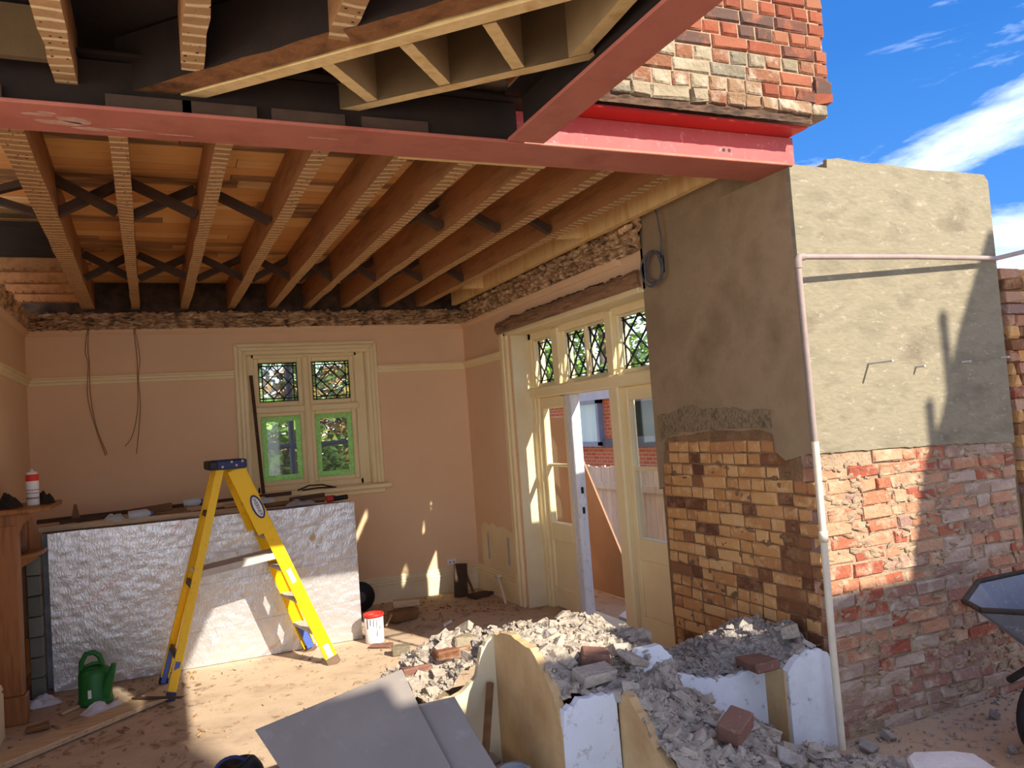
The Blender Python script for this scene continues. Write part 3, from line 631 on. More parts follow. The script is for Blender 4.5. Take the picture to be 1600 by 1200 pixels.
# render coats with ragged lower edges
low = [(2.83, 1.352), (2.95, 1.348), (3.2, 1.342), (3.5, 1.332), (3.8, 1.322), (4.0, 1.312), (XO, 1.298)]
low = [q for a, b in zip(low, low[1:]) for q in rag(a, b, 8, .006, 5, a[0])]
top = [(XO, 2.745), (4.225, 2.78), (4.0, 2.782), (3.75, 2.777), (3.5, 2.79), (3.3, 2.788), (3.16, 2.80), (3.075, 2.79), (3.072, 2.745), (2.95, 2.748), (2.83, 2.75)]
mb = MB(); mb.prism([(x, 2.92, z) for x, z in low+top], (0, .024, 0)); bevel(mb.build('render_coat', 'render', wall_cross), .004)
edge = [(2.92, 1.345), (2.965, 1.35), (3.05, 1.33), (3.12, 1.315), (3.19, 1.36), (3.20, 1.45), (3.3, 1.475), (3.45, 1.468), (3.6, 1.478), (3.76, 1.472), (3.9, 1.455), (4.02, 1.45), (4.12, 1.44), (4.17, 1.40), (4.195, 1.30), (4.205, 1.14), (4.255, 1.12)]
edge = [q for a, b in zip(edge, edge[1:]) for q in rag(a, b, 6, .008, 4, a[0])]
mb = MB(); mb.prism([(XR, y, z) for y, z in [(max(a, 2.9442), b) for a, b in edge]+[(4.255, 2.737), (2.9442, 2.737)]], (.02, 0, 0)); mb.build('render_coat', 'render_dark', wall_cross)
sc_ = [q for a, b in zip([(3.2, 1.48), (3.6, 1.482), (4.0, 1.47), (4.2, 1.42)], [(3.6, 1.482), (4.0, 1.47), (4.2, 1.42), (4.215, 1.5)]) for q in rag(a, b, 8, .012, 4, a[0])]+[q for a, b in zip([(4.215, 1.58), (3.9, 1.62), (3.5, 1.59)], [(3.9, 1.62), (3.5, 1.59), (3.2, 1.57)]) for q in rag(a, b, 8, .02, 4, a[0]+3)]
mb = MB(); mb.prism([(XR-.003, y, z) for y, z in sc_], (.003, 0, 0)); mb.build('rough_scratch_coat', mat('scratched_render', [S(122, 106, 80), S(146, 126, 96), S(104, 90, 68)], 18, .95, 1, 40, bumpdist=.025), wall_cross)
# top bed under the steel
def dark_pick(s, z):
    y = 4.2-s
    if y < 3.2+.03*math.sin(z*40): return random.choice(('brick_brown', 'brick_brown', 'brick_tan'))
    if z < .25: return random.choice(('brick_brown', 'brick_tan'))
    return 'brick_tan' if random.random() < .93 else 'brick_brown'
def dark_skip(s, z):
    y = 4.2-s
    if y < 3.19: lim = 1.30
    elif y > 4.13: lim = 1.34
    else: lim = 1.46
    return z+.058 > lim or (y < 3.25 and random.random() < .06)
n1 = lay(wall_cross, lambda s, z: (XR+.004, 4.2-s, z), -math.pi/2, 0, 1.255, .015, 1.47, dark_pick, pattern='header', skip=dark_skip, jit=.004, proud=.004)
def lit_pick(s, z): return 'brick_grey' if (z < .22 or random.random() < (.42 if z < .75 or s > .8 else .10)) else 'brick_pale'  # more grey bricks where the face is shaded, greying put into their colour
n2 = lay(wall_cross, lambda s, z: (2.838+s, 2.924, z-.028*s), 0, 0, 1.405, .01, 1.345, lit_pick, pattern='mixed', skip=lambda s, z: z-.028*s+.05 > 1.352-.038*s, jit=.008, proud=.006)
# rough mortar smears over the bricks
mb = MB()
for k in range(420):
    x = random.uniform(2.85, 4.22); z = random.uniform(.02, 1.3)
    mb.chunk((x, 2.926, z), (random.uniform(.012, .045), .006, random.uniform(.006, .02)), rot=Matrix.Rotation(random.uniform(-.4, .4), 3, 'Y'))
o = mb.build('mortar_smears', 'mortar', wall_cross); o['kind'] = 'stuff'
mb = MB()
for k in range(90):
    y = random.uniform(2.98, 4.18); z = random.uniform(.02, 1.3)
    mb.chunk((XR+.006, y, z), (.006, random.uniform(.01, .04), random.uniform(.006, .018)), rot=Matrix.Rotation(random.uniform(-.4, .4), 3, 'X'))
o = mb.build('mortar_smears', 'mortar_dark', wall_cross); o['kind'] = 'stuff'
# recessed return and the broken brick pier beyond it
plate('dark_return', [((XO, 2.975, -.1), (4.33, 3.2, 2.0))], 'render_dark', wall_cross)
wall_garden = struct(plate('wall_garden', [((4.335, 2.96, -.1), (4.75, 3.3, 2.24))], 'mortar_dark'), 'broken brick garden wall at the right edge')
plate('wall_run', [((4.75, 3.0, -.1), (9.5, 3.25, 1.9))], 'house_brick', wall_garden)
lay(wall_garden, lambda s, z: (4.33+s, 2.94, z), 0, 0, .42, 1.0, 2.26, lambda s, z: random.choice(('brick_brown', 'brick_pale', 'brick_tan')), jit=.012, proud=.012)

# ------------------------------------------------------------------ upper storey wall on the steel
wall_up = struct(plate('wall_upper', [((1.2, 2.888, 2.985), (3.07, 3.16, 4.9))], 'mortar'), 'orange brick upper wall carried on the red steel beam')
mb = MB()
mb.grid(60, 4, lambda u, v: (lerp(1.5, 2.97, u), 2.885+.01*ns(u*9, v*3, 1, 3), lerp(2.945, 2.99, v)))
o = mb.build('mortar_bed', 'dark_brickwork', wall_up)
def up_pick(s, z):
    r = z-2.98
    if r < .06: return 'brick_mortared'
    if r < .25: return 'brick_mortared' if random.random() < (.95 if s < 1.2 else .4) else 'brick_red'
    return 'brick_red' if random.random() < .97 else 'brick_mortared'
lay(wall_up, lambda s, z: (1.58+s, 2.868, z), 0, 0, 1.49, 2.985, 3.06, up_pick, pattern='header', jit=.008, proud=.008)
lay(wall_up, lambda s, z: (1.58+s, 2.878, z), 0, 0, 1.515, 3.057, 3.80, up_pick, pattern='flemish', jit=.003, proud=.003)
for k, (x, z, L) in enumerate(((2.98, 3.045, .11), (3.0, 3.10, .11), (2.88, 3.05, .09))):
    mb = MB(); mb.box((x, 2.87, z), (x+L, 2.99, z+.055), jit=.012); mb.build('broken_brick', 'brick_red', wall_up)
plate('side_bricks', [((3.07, 2.9, 3.06), (3.092, 3.15, 4.9))], 'house_brick', wall_up)
# house corner further up, out of the picture: keeps the sun off what stands behind the opening
struct(plate('wall_house', [((1.34, 1.2, 2.945), (1.52, 2.86, 3.4))], 'house_brick'), 'upper house wall carried on the second steel beam')
struct(plate('floor_upper', [((-1.8, 1.5, 3.045), (1.34, 3.2, 3.10))], 'old_shade_dark'), 'dark floorboards over the bay')
# ================================================================== CEILING
ceiling = struct(plate('ceiling', [((-1.25, 3.2, 3.062), (2.86, 7.8, 3.10))], 'old_shade_dark'), 'open ceiling of old floorboards seen from below')
y = 3.2; rowi = 0
while y < 7.5:
    w = random.uniform(.105, .135); x = -1.1-random.uniform(0, .5)
    while x < 2.8:
        L_ = random.uniform(.9, 2.1); a = max(x, -1.1); e = min(x+L_, 2.82)
        if e-a > .1:
            mb = MB(); dz = random.uniform(-.003, .003)
            mb.box((a, y+.003, 3.036+dz), (e-.003, y+w-.003, 3.06+dz)); bevel(mb.build('plank', 'board', ceiling), .003)
        x += L_
    y += w; rowi += 1
def joist(name, c0, c1, w, z0, z1, m, label, group=None, cat='joist'):
    """c0, c1 = (x, y) centre line ends; soffit gets the second material"""
    p = Vector((c0[0], c0[1], 0)); q = Vector((c1[0], c1[1], 0)); d = (q-p).normalized(); s = Vector((d.y, -d.x, 0))*(w/2)
    n = 14; mb = MB(); vs = []
    for i in range(n+1):
        c = p.lerp(q, i/n); j = .0008 if m[1] == 'new_timber' else .004
        b = [c-s+Vector((random.uniform(-j, j), 0, z0+random.uniform(-j, j))), c+s+Vector((random.uniform(-j, j), 0, z0+random.uniform(-j, j))), c+s+Vector((0, 0, z1)), c-s+Vector((0, 0, z1))]
        vs += b
    fs = []; mi = []
    for i in range(n):
        a = i*4
        for k in range(4): mb.f.append((a+k, a+(k+1) % 4, a+4+(k+1) % 4, a+4+k)); mb.m.append(1 if k == 0 else 0); mb.smooth.append(False)
    mb.v = [tuple(v) for v in vs]
    mb.f += [(0, 3, 2, 1), (n*4, n*4+1, n*4+2, n*4+3)]; mb.m += [0, 0]; mb.smooth += [False, False]
    o = mb.build(name, m)
    return tag(o, label, cat, group)
JX = [-.468, -.106, .283, .672, 1.023, 1.343, 1.693, 2.076, 2.44]
JW = [.098, .066, .068, .07, .07, .07, .07, .07, .07]
ords = ['first', 'second', 'third', 'fourth', 'fifth', 'sixth', 'seventh', 'eighth', 'ninth']
for i, (x, w) in enumerate(zip(JX, JW)):
    joist('ceiling_joist', (x+.008, 3.18), (x-.045, 7.56), w, 2.81, 3.034, ['joist', 'lath'],
          'old brown ceiling joist with lath marks on its underside, %s from the left wall' % ords[i], 'old joists of the room ceiling')
joist('ceiling_joist', (2.715, 3.18), (2.70, 7.4), .045, 2.80, 3.0, ['new_timber', 'new_timber'], 'pale new timber joist along the right wall, last of the ceiling joists')
# short pieces between the last old joist and the new one
for k, yy in enumerate((4.70, 6.55)):
    mb = MB(); mb.box((2.49, yy, 2.815), (2.685, yy+.045, 2.98))
    one('nogging', mb, 'new_timber', 'pale short nogging by the right wall, %s' % ('the nearer of two' if k == 0 else 'the farther of two, near the corner'), 'nogging', 'pale noggings by the right wall')
# trimming pieces over the hearth at the left
plate('hearth_soffit', [((-1.1, 5.15, 2.90), (-.52, 5.95, 2.93))], 'old_shade_dark', ceiling)
for k, yy in enumerate((6.0, 6.42, 6.82, 7.22)):
    mb = MB(); mb.box((-1.0, yy, 2.825), (-.535, yy+.07, 2.93))
    for q in range(9): mb.chunk((-1.0+q*.055, yy, 2.83), (.02, .012, .008))
    one('trimmer', mb, 'joist', 'short rough timber across the hearth corner, %s from the back wall' % ['fourth', 'third', 'second', 'first'][k], 'timber', 'short timbers over the hearth corner')
# crossed braces between the joists
def brace(i, row, yy, rise, dy):
    xa = JX[i]+JW[i]/2-.02; xb = JX[i+1]-JW[i+1]/2-.02
    za, zb = (2.835, 2.995) if rise else (2.995, 2.835)
    mb = MB(); mb.beam((xa, yy+dy, za), (xb, yy+dy, zb), .055, .045, (0, 0, 1))
    one('cross_brace', mb, 'timber_dark', '%s row brace between %s and %s old joist, %s to the right' % (row, ords[i], ords[i+1], 'rising' if rise else 'falling'), 'brace', 'crossed braces between the ceiling joists')
for i in range(8):
    if i in (0, 1): brace(i, 'near', 4.58, True, .03); brace(i, 'near', 4.58, False, -.04)
    elif i in (2, 5, 6, 7): brace(i, 'near', 4.62, False, 0)
    if i == 5: brace(i, 'near', 4.62, True, .06)
    brace(i, 'far', 6.28, True, .03); brace(i, 'far', 6.28, False, -.03)
mb = MB(); mb.beam((-.98, 4.58, 2.84), (-.53, 4.58, 2.99), .05, .034); one('cross_brace', mb, 'timber_dark', 'rising brace between left wall and first old joist', 'brace', 'crossed braces between the ceiling joists')
mb = MB(); mb.beam((-.98, 4.62, 2.99), (-.53, 4.62, 2.84), .05, .034); one('cross_brace', mb, 'timber_dark', 'falling brace between left wall and first old joist', 'brace', 'crossed braces between the ceiling joists')

# ------------------------------------------------------------------ steel beams
def steel_beam(axis, a, b, c, w, z0, z1, label, xtop=None):
    loc = (a, c, z0) if axis == 'x' else (c, a, z0)
    t = thing('steel_beam', loc, label, 'steel beam')
    def bx(name, a0, a1, c0, c1, q0, q1, m):
        mb = MB()
        mb.box((a0, c0, q0), (a1, c1, q1)) if axis == 'x' else mb.box((c0, a0, q0), (c1, a1, q1))
        o = mb.build(name, m, t); bevel(o, .003); return o
    bx('bottom_flange', a, b, c-w/2, c+w/2, z0, z0+.014, 'steel')
    (bx('top_flange', 1.50, xtop, c-w/2, c+w/2, z1-.014, z1, 'steel_flange'), bx('top_flange', a, 1.50, c-w/2, c+w/2, z1-.014, z1, 'old_shade_dark')) if xtop else bx('top_flange', a, b, c-w/2, c+w/2, z1-.014, z1, 'old_shade_dark')  # dark flange parts: shade coloured onto the steel
    bx('web', a, b+(.127 if xtop else 0), c-.006, c+.006, z0+.014, z1-.014, 'steel_web' if xtop else 'old_shade_dark')  # web of the second beam is dark as painted shade
    return t
main = steel_beam('x', -2.2, 2.848, 3.035, .252, 2.738, 2.942, 'long red oxide steel beam spanning from left to the rendered wall', 2.955)
for x in (2.535, 2.568):
    mb = MB(); mb.tube([(x, 3.0275, 2.835), (x, 3.0292, 2.835)], .009, 12); mb.build('bolt_hole', 'black', main)
steel_beam('y', .6, 2.895, 1.418, .164, 2.738, 2.942, 'second red oxide steel beam coming forward overhead from the long beam')
mb = MB(); mb.box((-2.15, 2.95, 2.762), (1.408, 3.02, 2.922)); mb.build('shade_infill', 'old_shade_dark', main)  # dark plate added over the web as painted shade
mb = MB()   # timber packing in the near side of the long beam
for x in (-1.3, -.62, -.12, .12, .42, .75): mb.box((x, 2.925, 2.753), (x+random.uniform(.2, .3), 2.96, 2.80))
o = mb.build('packing_timber', 'timber_dark', main); o['kind'] = 'stuff'
mb = MB()   # scuffed bare patches on the underside of the long beam
for x, y, w, h in ((-.33, 3.0, .05, .012), (-.27, 3.06, .08, .02), (-.22, 3.03, .05, .03), (-.16, 3.10, .07, .014), (-.06, 3.08, .05, .006), (.1, 3.1, .06, .005), (.62, 3.02, .07, .004), (-.30, 2.98, .03, .01)):
    n = 11; pts = []
    for k in range(n):
        a = 2*math.pi*k/n; r = 1+.45*ns(math.cos(a)*2+x*9, math.sin(a)*2, 4); pts.append((x+w*r*math.cos(a)+h*r*math.sin(a)*.8, y+h*r*math.sin(a), 2.7374))
    mb.prism(pts, (0, 0, .0008))
o = mb.build('paint_scuff', mat('bare_scuffed_steel', [S(206, 170, 150), S(186, 136, 116)], 20, .7, .1, 60, speck=S(176, 98, 80)), main); o['kind'] = 'stuff'
mb = MB(); mb.box((.97, 3.175, 2.752), (1.66, 3.225, 2.766)); one('packing_strip', mb, 'new_timber', 'thin pale timber strip behind the long steel beam', 'timber strip')

# ------------------------------------------------------------------ bay framing in front of the beam
FZ0, FZ1 = 2.83, 3.03
for k, (x, y1) in enumerate(((-.235, 2.99), (.147, 2.76), (.56, 2.42))):
    joist('bay_joist', (x, 1.5), (x+.002, y1), .07, FZ0, FZ1, ['joist', 'lath'], 'old bay joist in front of the long steel beam, %s from the left' % ords[k], 'old joists of the bay', 'joist')
def beam_thing(name, p, q, w, m, label, cat='timber', z0=FZ0, z1=FZ1, group=None):
    mb = MB(); mb.beam((p[0], p[1], (z0+z1)/2), (q[0], q[1], (z0+z1)/2), w, z1-z0); o = one(name, mb, m, label, cat, group); bevel(o, .003); return o
joist('diagonal_trimmer', (-.05, 3.035), (1.02, 1.96), .098, FZ0, FZ1, ['old_shade_dark', 'old_trim'], 'rough brown old timber running diagonally beside the pale timber', None, 'timber')  # sides coloured near black for the shade between the joists
beam_thing('bay_rafter', (.10, 3.01), (1.24, 1.882), .062, 'new_timber', 'pale new diagonal timber against the rough brown one', z0=2.826)
joist('bay_rafter', (.645, 3.012), (1.415, 2.304), .05, FZ0, FZ1, ['new_side', 'new_timber'], 'pale new diagonal timber nearest the beam junction', None, 'timber')  # dark side colour stands in for shade and dirt
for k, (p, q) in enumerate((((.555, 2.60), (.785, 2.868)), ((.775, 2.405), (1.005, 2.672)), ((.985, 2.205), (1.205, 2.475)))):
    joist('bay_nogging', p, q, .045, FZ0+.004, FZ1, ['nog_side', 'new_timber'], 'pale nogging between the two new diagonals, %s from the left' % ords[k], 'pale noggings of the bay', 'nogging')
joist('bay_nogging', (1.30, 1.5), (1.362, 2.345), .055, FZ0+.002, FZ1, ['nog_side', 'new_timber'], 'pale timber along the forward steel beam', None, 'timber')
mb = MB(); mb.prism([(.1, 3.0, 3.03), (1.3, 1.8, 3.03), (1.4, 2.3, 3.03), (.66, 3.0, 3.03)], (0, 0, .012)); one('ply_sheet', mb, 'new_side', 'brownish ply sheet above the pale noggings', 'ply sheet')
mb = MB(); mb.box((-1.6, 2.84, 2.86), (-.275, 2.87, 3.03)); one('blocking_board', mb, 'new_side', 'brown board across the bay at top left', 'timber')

# ================================================================== RUBBLE AND LOW WALLS
def shepard(ctrl, p=3.2):
    def f(x, y):
        sw = s = 0
        for cx, cy, cz in ctrl:
            d = math.hypot(x-cx, y-cy)+.012; w = d**-p; sw += w; s += w*cz
        return s/sw
    return f
hA = shepard([(1.36, 3.44, .63), (1.36, 3.23, .67), (1.36, 3.04, .66), (1.37, 2.93, .60), (1.37, 2.85, .53), (1.5, 2.84, .51), (1.58, 2.82, .50), (1.6, 2.73, .52), (1.6, 2.63, .45), (1.62, 2.57, .39), (1.65, 2.3, .30), (1.7, 2.0, .2),
    (1.6, 3.65, .58), (1.8, 3.6, .60), (1.55, 3.3, .66), (1.75, 3.3, .62), (1.95, 3.3, .58), (2.0, 3.08, .52), (1.75, 3.0, .52), (1.9, 2.95, .42), (2.08, 2.98, .28), (2.3, 2.98, .16), (2.53, 2.90, .05), (2.75, 2.85, -.01),
    (1.85, 2.6, .34), (2.1, 2.6, .18), (2.4, 2.6, .05), (1.9, 2.2, .2), (2.3, 2.2, .02), (2.0, 1.8, .06), (2.6, 2.3, -.02), (1.7, 1.6, .0)])
hB = shepard([(1.85, 3.1, .56), (2.0, 3.1, .50), (2.1, 3.1, .40), (2.3, 3.1, .345), (2.5, 3.1, .38), (2.55, 2.95, .40), (2.7, 2.95, .44), (2.8, 2.95, .40), (2.8, 3.2, .50), (2.75, 3.4, .47), (2.5, 3.4, .41), (2.3, 3.4, .36), (2.1, 3.4, .38), (1.9, 3.5, .5)])
hC = shepard([(1.33, 3.46, .63), (1.33, 3.7, .62), (1.2, 3.5, .50), (1.2, 3.7, .60), (1.05, 3.7, .56), (1.1, 3.5, .43), (1.0, 3.5, .41), (.95, 3.65, .50), (.85, 3.6, .40), (.75, 3.6, .26), (.68, 3.6, .05)])
def inA(x, y): return (x < 2.0 and 2.82 < y < 3.74 and x > 1.36) or (x > 1.6 and y <= 3.05 and x < 2.86)
def rough(x, y, h, a=1.0): return h+a*(.035*ns(x, y, 0, 9)+.025*ns(x, y, 5, 22)+.014*ns(x, y, 9, 60))
def heap(name, x0, x1, y0, y1, fn, m, ok=lambda x, y: True, step=.018, parent=None):
    nx, ny = int((x1-x0)/step), int((y1-y0)/step); mb = MB(); idx = {}
    for j in range(ny):
        for i in range(nx):
            xs, ys = x0+(i+.5)*step, y0+(j+.5)*step
            if not ok(xs, ys): continue
            q = []
            for a, b in ((0, 0), (1, 0), (1, 1), (0, 1)):
                k = (i+a, j+b)
                if k not in idx:
                    x, y = x0+k[0]*step, y0+k[1]*step; idx[k] = len(mb.v); mb.v.append((x, y, rough(x, y, fn(x, y))))
                q.append(idx[k])
            mb.f.append(tuple(q)); mb.m.append(0); mb.smooth.append(False)
    return mb
def scatter(mb, n, x0, x1, y0, y1, fn, ok, s0, s1, flat=.6):
    k = 0
    while k < n:
        x, y = random.uniform(x0, x1), random.uniform(y0, y1)
        if not ok(x, y): continue
        s = random.uniform(s0, s1)**1.0
        (mb.shard if random.random() < .75 else mb.chunk)((x, y, rough(x, y, fn(x, y))+s*.2), (s*random.uniform(.6, 1.5), s*random.uniform(.6, 1.2), s*flat*random.uniform(.5, 1.2)), jit=.3); k += 1
mb = heap('r', 1.34, 2.86, 1.6, 3.76, hA, 'rubble', inA)
scatter(mb, 5200, 1.36, 2.75, 1.7, 3.74, hA, inA, .003, .010)
scatter(mb, 1300, 1.36, 2.75, 1.7, 3.74, hA, inA, .008, .018)
scatter(mb, 170, 1.38, 2.6, 1.8, 3.72, hA, inA, .018, .036, .5)
o = mb.build('rubble_slope', 'rubble_pale', fixn=False); o['kind'] = 'stuff'; tag(o, 'slope of broken grey mortar and brick bits over the demolished wall', 'rubble')
okB = lambda x, y: x > 1.84 and (y > 3.07 or (x > 2.55 and y > 2.93))
mb = heap('r', 1.84, 2.826, 2.93, 3.55, hB, 'rubble', okB)
scatter(mb, 2200, 1.86, 2.81, 2.94, 3.54, hB, okB, .003, .010); scatter(mb, 130, 1.86, 2.80, 2.95, 3.5, hB, okB, .010, .024, .5)
o = mb.build('rubble_bed', 'rubble', fixn=False); o['kind'] = 'stuff'; tag(o, 'grey rubble lying on the low white wall below the dark brickwork', 'rubble')
okC = lambda x, y: True
mb = heap('r', .68, 1.36, 3.46, 3.76, hC, 'rubble_pale', okC)
scatter(mb, 1300, .7, 1.34, 3.47, 3.75, hC, okC, .003, .012); scatter(mb, 90, .75, 1.34, 3.5, 3.74, hC, okC, .014, .034, .6)
o = mb.build('rubble_stub', 'rubble_pale', fixn=False); o['kind'] = 'stuff'; tag(o, 'sunlit crumbled mortar on the broken wall stub behind the grey sheets', 'rubble')

def panel(name, pts, plane, off, m, parent):
    mb = MB()
    P = (lambda a, z: (plane[1], a, z)) if plane[0] == 'x' else (lambda a, z: (a, plane[1], z))
    mb.prism([P(a, z) for a, z in pts], off); return mb.build(name, m, parent)
def ragged(pts, amp=.01, n=5, seed=0):
    out = []
    for a, b in zip(pts, pts[1:]): out += rag(a, b, n, amp, 3.0, a[0]*7+seed)[:-1]
    return out+[pts[-1]]
wall_mid = struct(plate('wall_front_middle', [((1.37, 2.84, -.1), (1.95, 3.7, .42)), ((1.62, 2.2, -.1), (1.66, 2.84, .2))], 'mortar'), 'broken stub of the demolished bay wall with cream and white faces')
panel('cream_plaster', [(3.44, -.02)]+ragged([(3.44, .655), (3.23, .692), (3.04, .675), (2.93, .61), (2.855, .545), (2.815, .475), (2.79, .40)], .012)+[(2.79, -.02)], ('x', 1.335), (.035, 0, 0), 'cream_plaster', wall_mid)
panel('white_plaster', [(1.336, -.02), (1.336, .40)]+ragged([(1.345, .505), (1.38, .51), (1.42, .53), (1.5, .525), (1.575, .52)], .01)+[(1.583, -.02)], ('y', 2.784), (0, .035, 0), 'white_plaster', wall_mid)
panel('cream_plaster', [(2.79, -.02)]+ragged([(2.79, .515), (2.72, .53), (2.63, .46), (2.57, .40), (2.45, .33), (2.33, .25), (2.2, .18)], .014)+[(2.2, -.02)], ('x', 1.585), (.035, 0, 0), 'cream_plaster', wall_mid)
wall_l = struct(plate('wall_front_left', [((.72, 3.48, -.1), (1.37, 3.73, .24)), ((1.0, 3.5, .2), (1.36, 3.72, .36))], 'mortar'), 'low broken brick wall stub left of the cream wall')
panel('cream_plaster', [(.76, -.02), (.78, .28)]+ragged([(.92, .385), (1.07, .405), (1.16, .42), (1.24, .475), (1.275, .60), (1.335, .65)], .014)+[(1.335, -.02)], ('y', 3.44), (0, .035, 0), 'cream_white', wall_l)
for k, (x, y, z, L) in enumerate(((1.10, 3.56, .53, .17), (.95, 3.60, .455, .16), (1.2, 3.58, .56, .12), (.86, 3.56, .36, .14))):
    mb = MB(); mb.box((x, y, z), (x+L, y+.1, z+.062), jit=.012); bevel(mb.build('brick', 'brick_mortared' if k % 2 == 0 else 'lump_red', wall_l), .008)
wall_r = struct(plate('wall_front_right', [((1.83, 3.10, -.1), (2.835, 3.52, .29)), ((2.56, 2.95, -.1), (2.825, 3.2, .31))], 'mortar'), 'low white painted remnant of the front wall beside the pipe')
panel('white_plaster', [(1.79, -.05)]+ragged([(1.79, .50), (1.86, .575), (1.97, .575), (2.03, .52), (2.045, .44), (2.12, .415), (2.2, .38), (2.33, .36), (2.42, .375), (2.545, .395)], .010)+[(2.545, -.05)], ('y', 3.06), (0, .035, 0), 'white_plaster', wall_r)
panel('white_plaster', [(2.545, -.05)]+ragged([(2.545, .385), (2.60, .43), (2.66, .455), (2.74, .456), (2.79, .425), (2.822, .36), (2.81, .22), (2.825, .1)], .008)+[(2.825, -.05)], ('y', 2.912), (0, .04, 0), mat('spotted_white_paint', [S(226, 230, 234), S(206, 208, 210)], 4, .85, .2, 30, speck=S(120, 104, 88)), wall_r)
plate('taupe_return', [((2.535, 2.93, -.05), (2.56, 3.07, .385))], 'cream_plaster', wall_r)
mb = MB(); mb.box((2.42, 2.97, .385), (2.56, 3.12, .425), jit=.006); bevel(mb.build('pilaster_brick', 'lump_red', wall_r), .006)

# larger lumps lying loose in the rubble: one object each
def lump(x, y, z, s, m, label, cat, group=None, name='rubble_lump', jit=.22):
    mb = MB(); mb.shard((x, y, z), [v*.85 for v in s], jit=jit+.06); o = tag(mb.build(name, m), label, cat, group); bevel(o, .004); return o
for k in range(34):
    while True:
        x, y = random.uniform(1.42, 2.5), random.uniform(2.0, 3.6)
        if inA(x, y): break
    s = random.uniform(.022, .046)
    lump(x, y, rough(x, y, hA(x, y))+s*.2, (s*1.3, s, s*.7), 'rubble_pale' if k % 3 else 'rubble', 'grey mortar lump lying loose on the rubble slope', 'rubble lump', 'mortar lumps on the rubble slope')
for k in range(12):
    x, y = random.uniform(1.95, 2.75), random.uniform(3.12, 3.4); s = random.uniform(.018, .032)
    lump(x, y, rough(x, y, hB(x, y))+s*.2, (s*1.4, s, s*.7), 'rubble', 'small grey lump on top of the low white wall', 'rubble lump', 'lumps on the low white wall')
lump(2.72, 3.08, .50, (.06, .05, .035), 'rubble_pale', 'pale flat stone at the foot of the dark brickwork beside the pipe', 'stone')
def block(name, c, size, rz, m, label, cat, rx=0, ry=0, group=None, jit=.006, bv=.006):
    mb = MB(); h = [v/2 for v in size]; mb.box((-h[0], -h[1], -h[2]), (h[0], h[1], h[2]), jit=jit)
    rot = Matrix.Translation(Vector(c)) @ Matrix.Rotation(R(rz), 4, 'Z') @ Matrix.Rotation(R(ry), 4, 'Y') @ Matrix.Rotation(R(rx), 4, 'X')
    mb.v = [tuple(rot @ Vector(v)) for v in mb.v]
    o = one(name, mb, m, label, cat, group); bevel(o, bv); return o
block('broken_brick', (1.93, 2.52, .40), (.14, .09, .07), 25, 'lump_red', 'brown broken brick sticking out of the rubble slope', 'brick', 12, -14)
block('broken_brick', (1.62, 3.02, .60), (.12, .08, .05), -20, 'lump_red', 'pinkish broken brick half buried in the rubble top', 'brick', 10, 8)
block('render_slab', (1.80, 3.02, .56), (.15, .10, .03), 35, 'rubble_pale', 'thin slab of old render tilted on the rubble top', 'slab', 25, 20)
block('render_slab', (1.55, 2.90, .565), (.16, .10, .05), 5, 'rubble_pale', 'flat grey slab above the white wall face', 'slab', 8, 0)
block('render_slab', (1.83, 2.33, .30), (.17, .09, .03), 60, 'rubble_pale', 'pale render slab beside the brown broken brick', 'slab', 30, 16)
block('render_slab', (2.02, 2.30, .22), (.10, .09, .07), 30, 'rubble', 'squarish grey block low on the rubble slope', 'block', 20, 10)
# ================================================================== GREY SHEETS AND THE HOLE BESIDE THEM
def on_plane(cam, d, p0, n): pass
def sheet(name, pts, t, m, label, cat):
    mb = MB(); a, b, c = [Vector(p) for p in pts[:3]]; n = (b-a).cross(c-a).normalized()
    if n.z > 0: n = -n
    mb.prism(pts, n*t); o = one(name, mb, m, label, cat); bevel(o, .002); return o
sheet('grey_sheet', [(0.282, 3.389, 0.470), (0.864, 3.297, 0.620), (0.892, 3.146, 0.487), (0.935, 2.974, 0.340), (0.965, 2.837, 0.221), (0.424, 3.093, 0.245)], .012, 'grey_sheet', 'large grey board sheet lying tilted over the rubble, the upper of two', 'board sheet')
sheet('grey_sheet', [(0.763, 3.230, 0.486), (1.034, 3.146, 0.516), (1.064, 3.027, 0.414), (1.100, 2.897, 0.305), (1.133, 2.776, 0.203), (0.684, 2.992, 0.226)], .012, 'grey_sheet', 'grey board sheet under the larger one, against the cream wall hole', 'board sheet')
block('batten', (1.20, 3.24, .33), (.03, .46, .022), -28, 'timber_brown', 'thin wooden batten leaning in the hole by the cream wall', 'batten', 33, 0)
block('scrap_board', (1.12, 2.80, .16), (.07, .34, .02), -62, 'timber_brown', 'brown board scrap low in the hole by the cream wall', 'board', 8, 0)
# clear plastic tub
t = thing('plastic_tub', (1.225, 3.04, .10), 'cloudy clear plastic tub in the rubble beside the grey sheet', 'tub')
mb = MB(); mb.lathe([(.0, 0), (.05, 0), (.062, .12), (.065, .12), (.05, .004)], 20, (1.225, 3.04, .10)); mb.build('body', 'copper_box', t)
mb = MB(); mb.lathe([(.061, .112), (.070, .115), (.070, .123), (.061, .125)], 20, (1.225, 3.04, .10)); mb.build('rim', 'copper_box', t)
for k in range(46):
    x, y = random.uniform(.90, 1.30), random.uniform(2.72, 3.36); s = random.uniform(.02, .05)
    lump(x, y, .05+random.uniform(0, .10)+max(0, (3.2-y))*-.02, (s*1.3, s, s*.8), random.choice(('stone', 'rubble', 'lump_red', 'stone')), 'broken stone or brick lump in the hole beside the cream wall', 'rubble lump', 'lumps in the hole beside the cream wall')
mb = MB(); mb.chunk((1.17, 2.62, .2), (.08, .06, .05)); one('plastic_bag', mb, 'rag_white', 'white plastic bag in the bottom of the hole', 'bag')
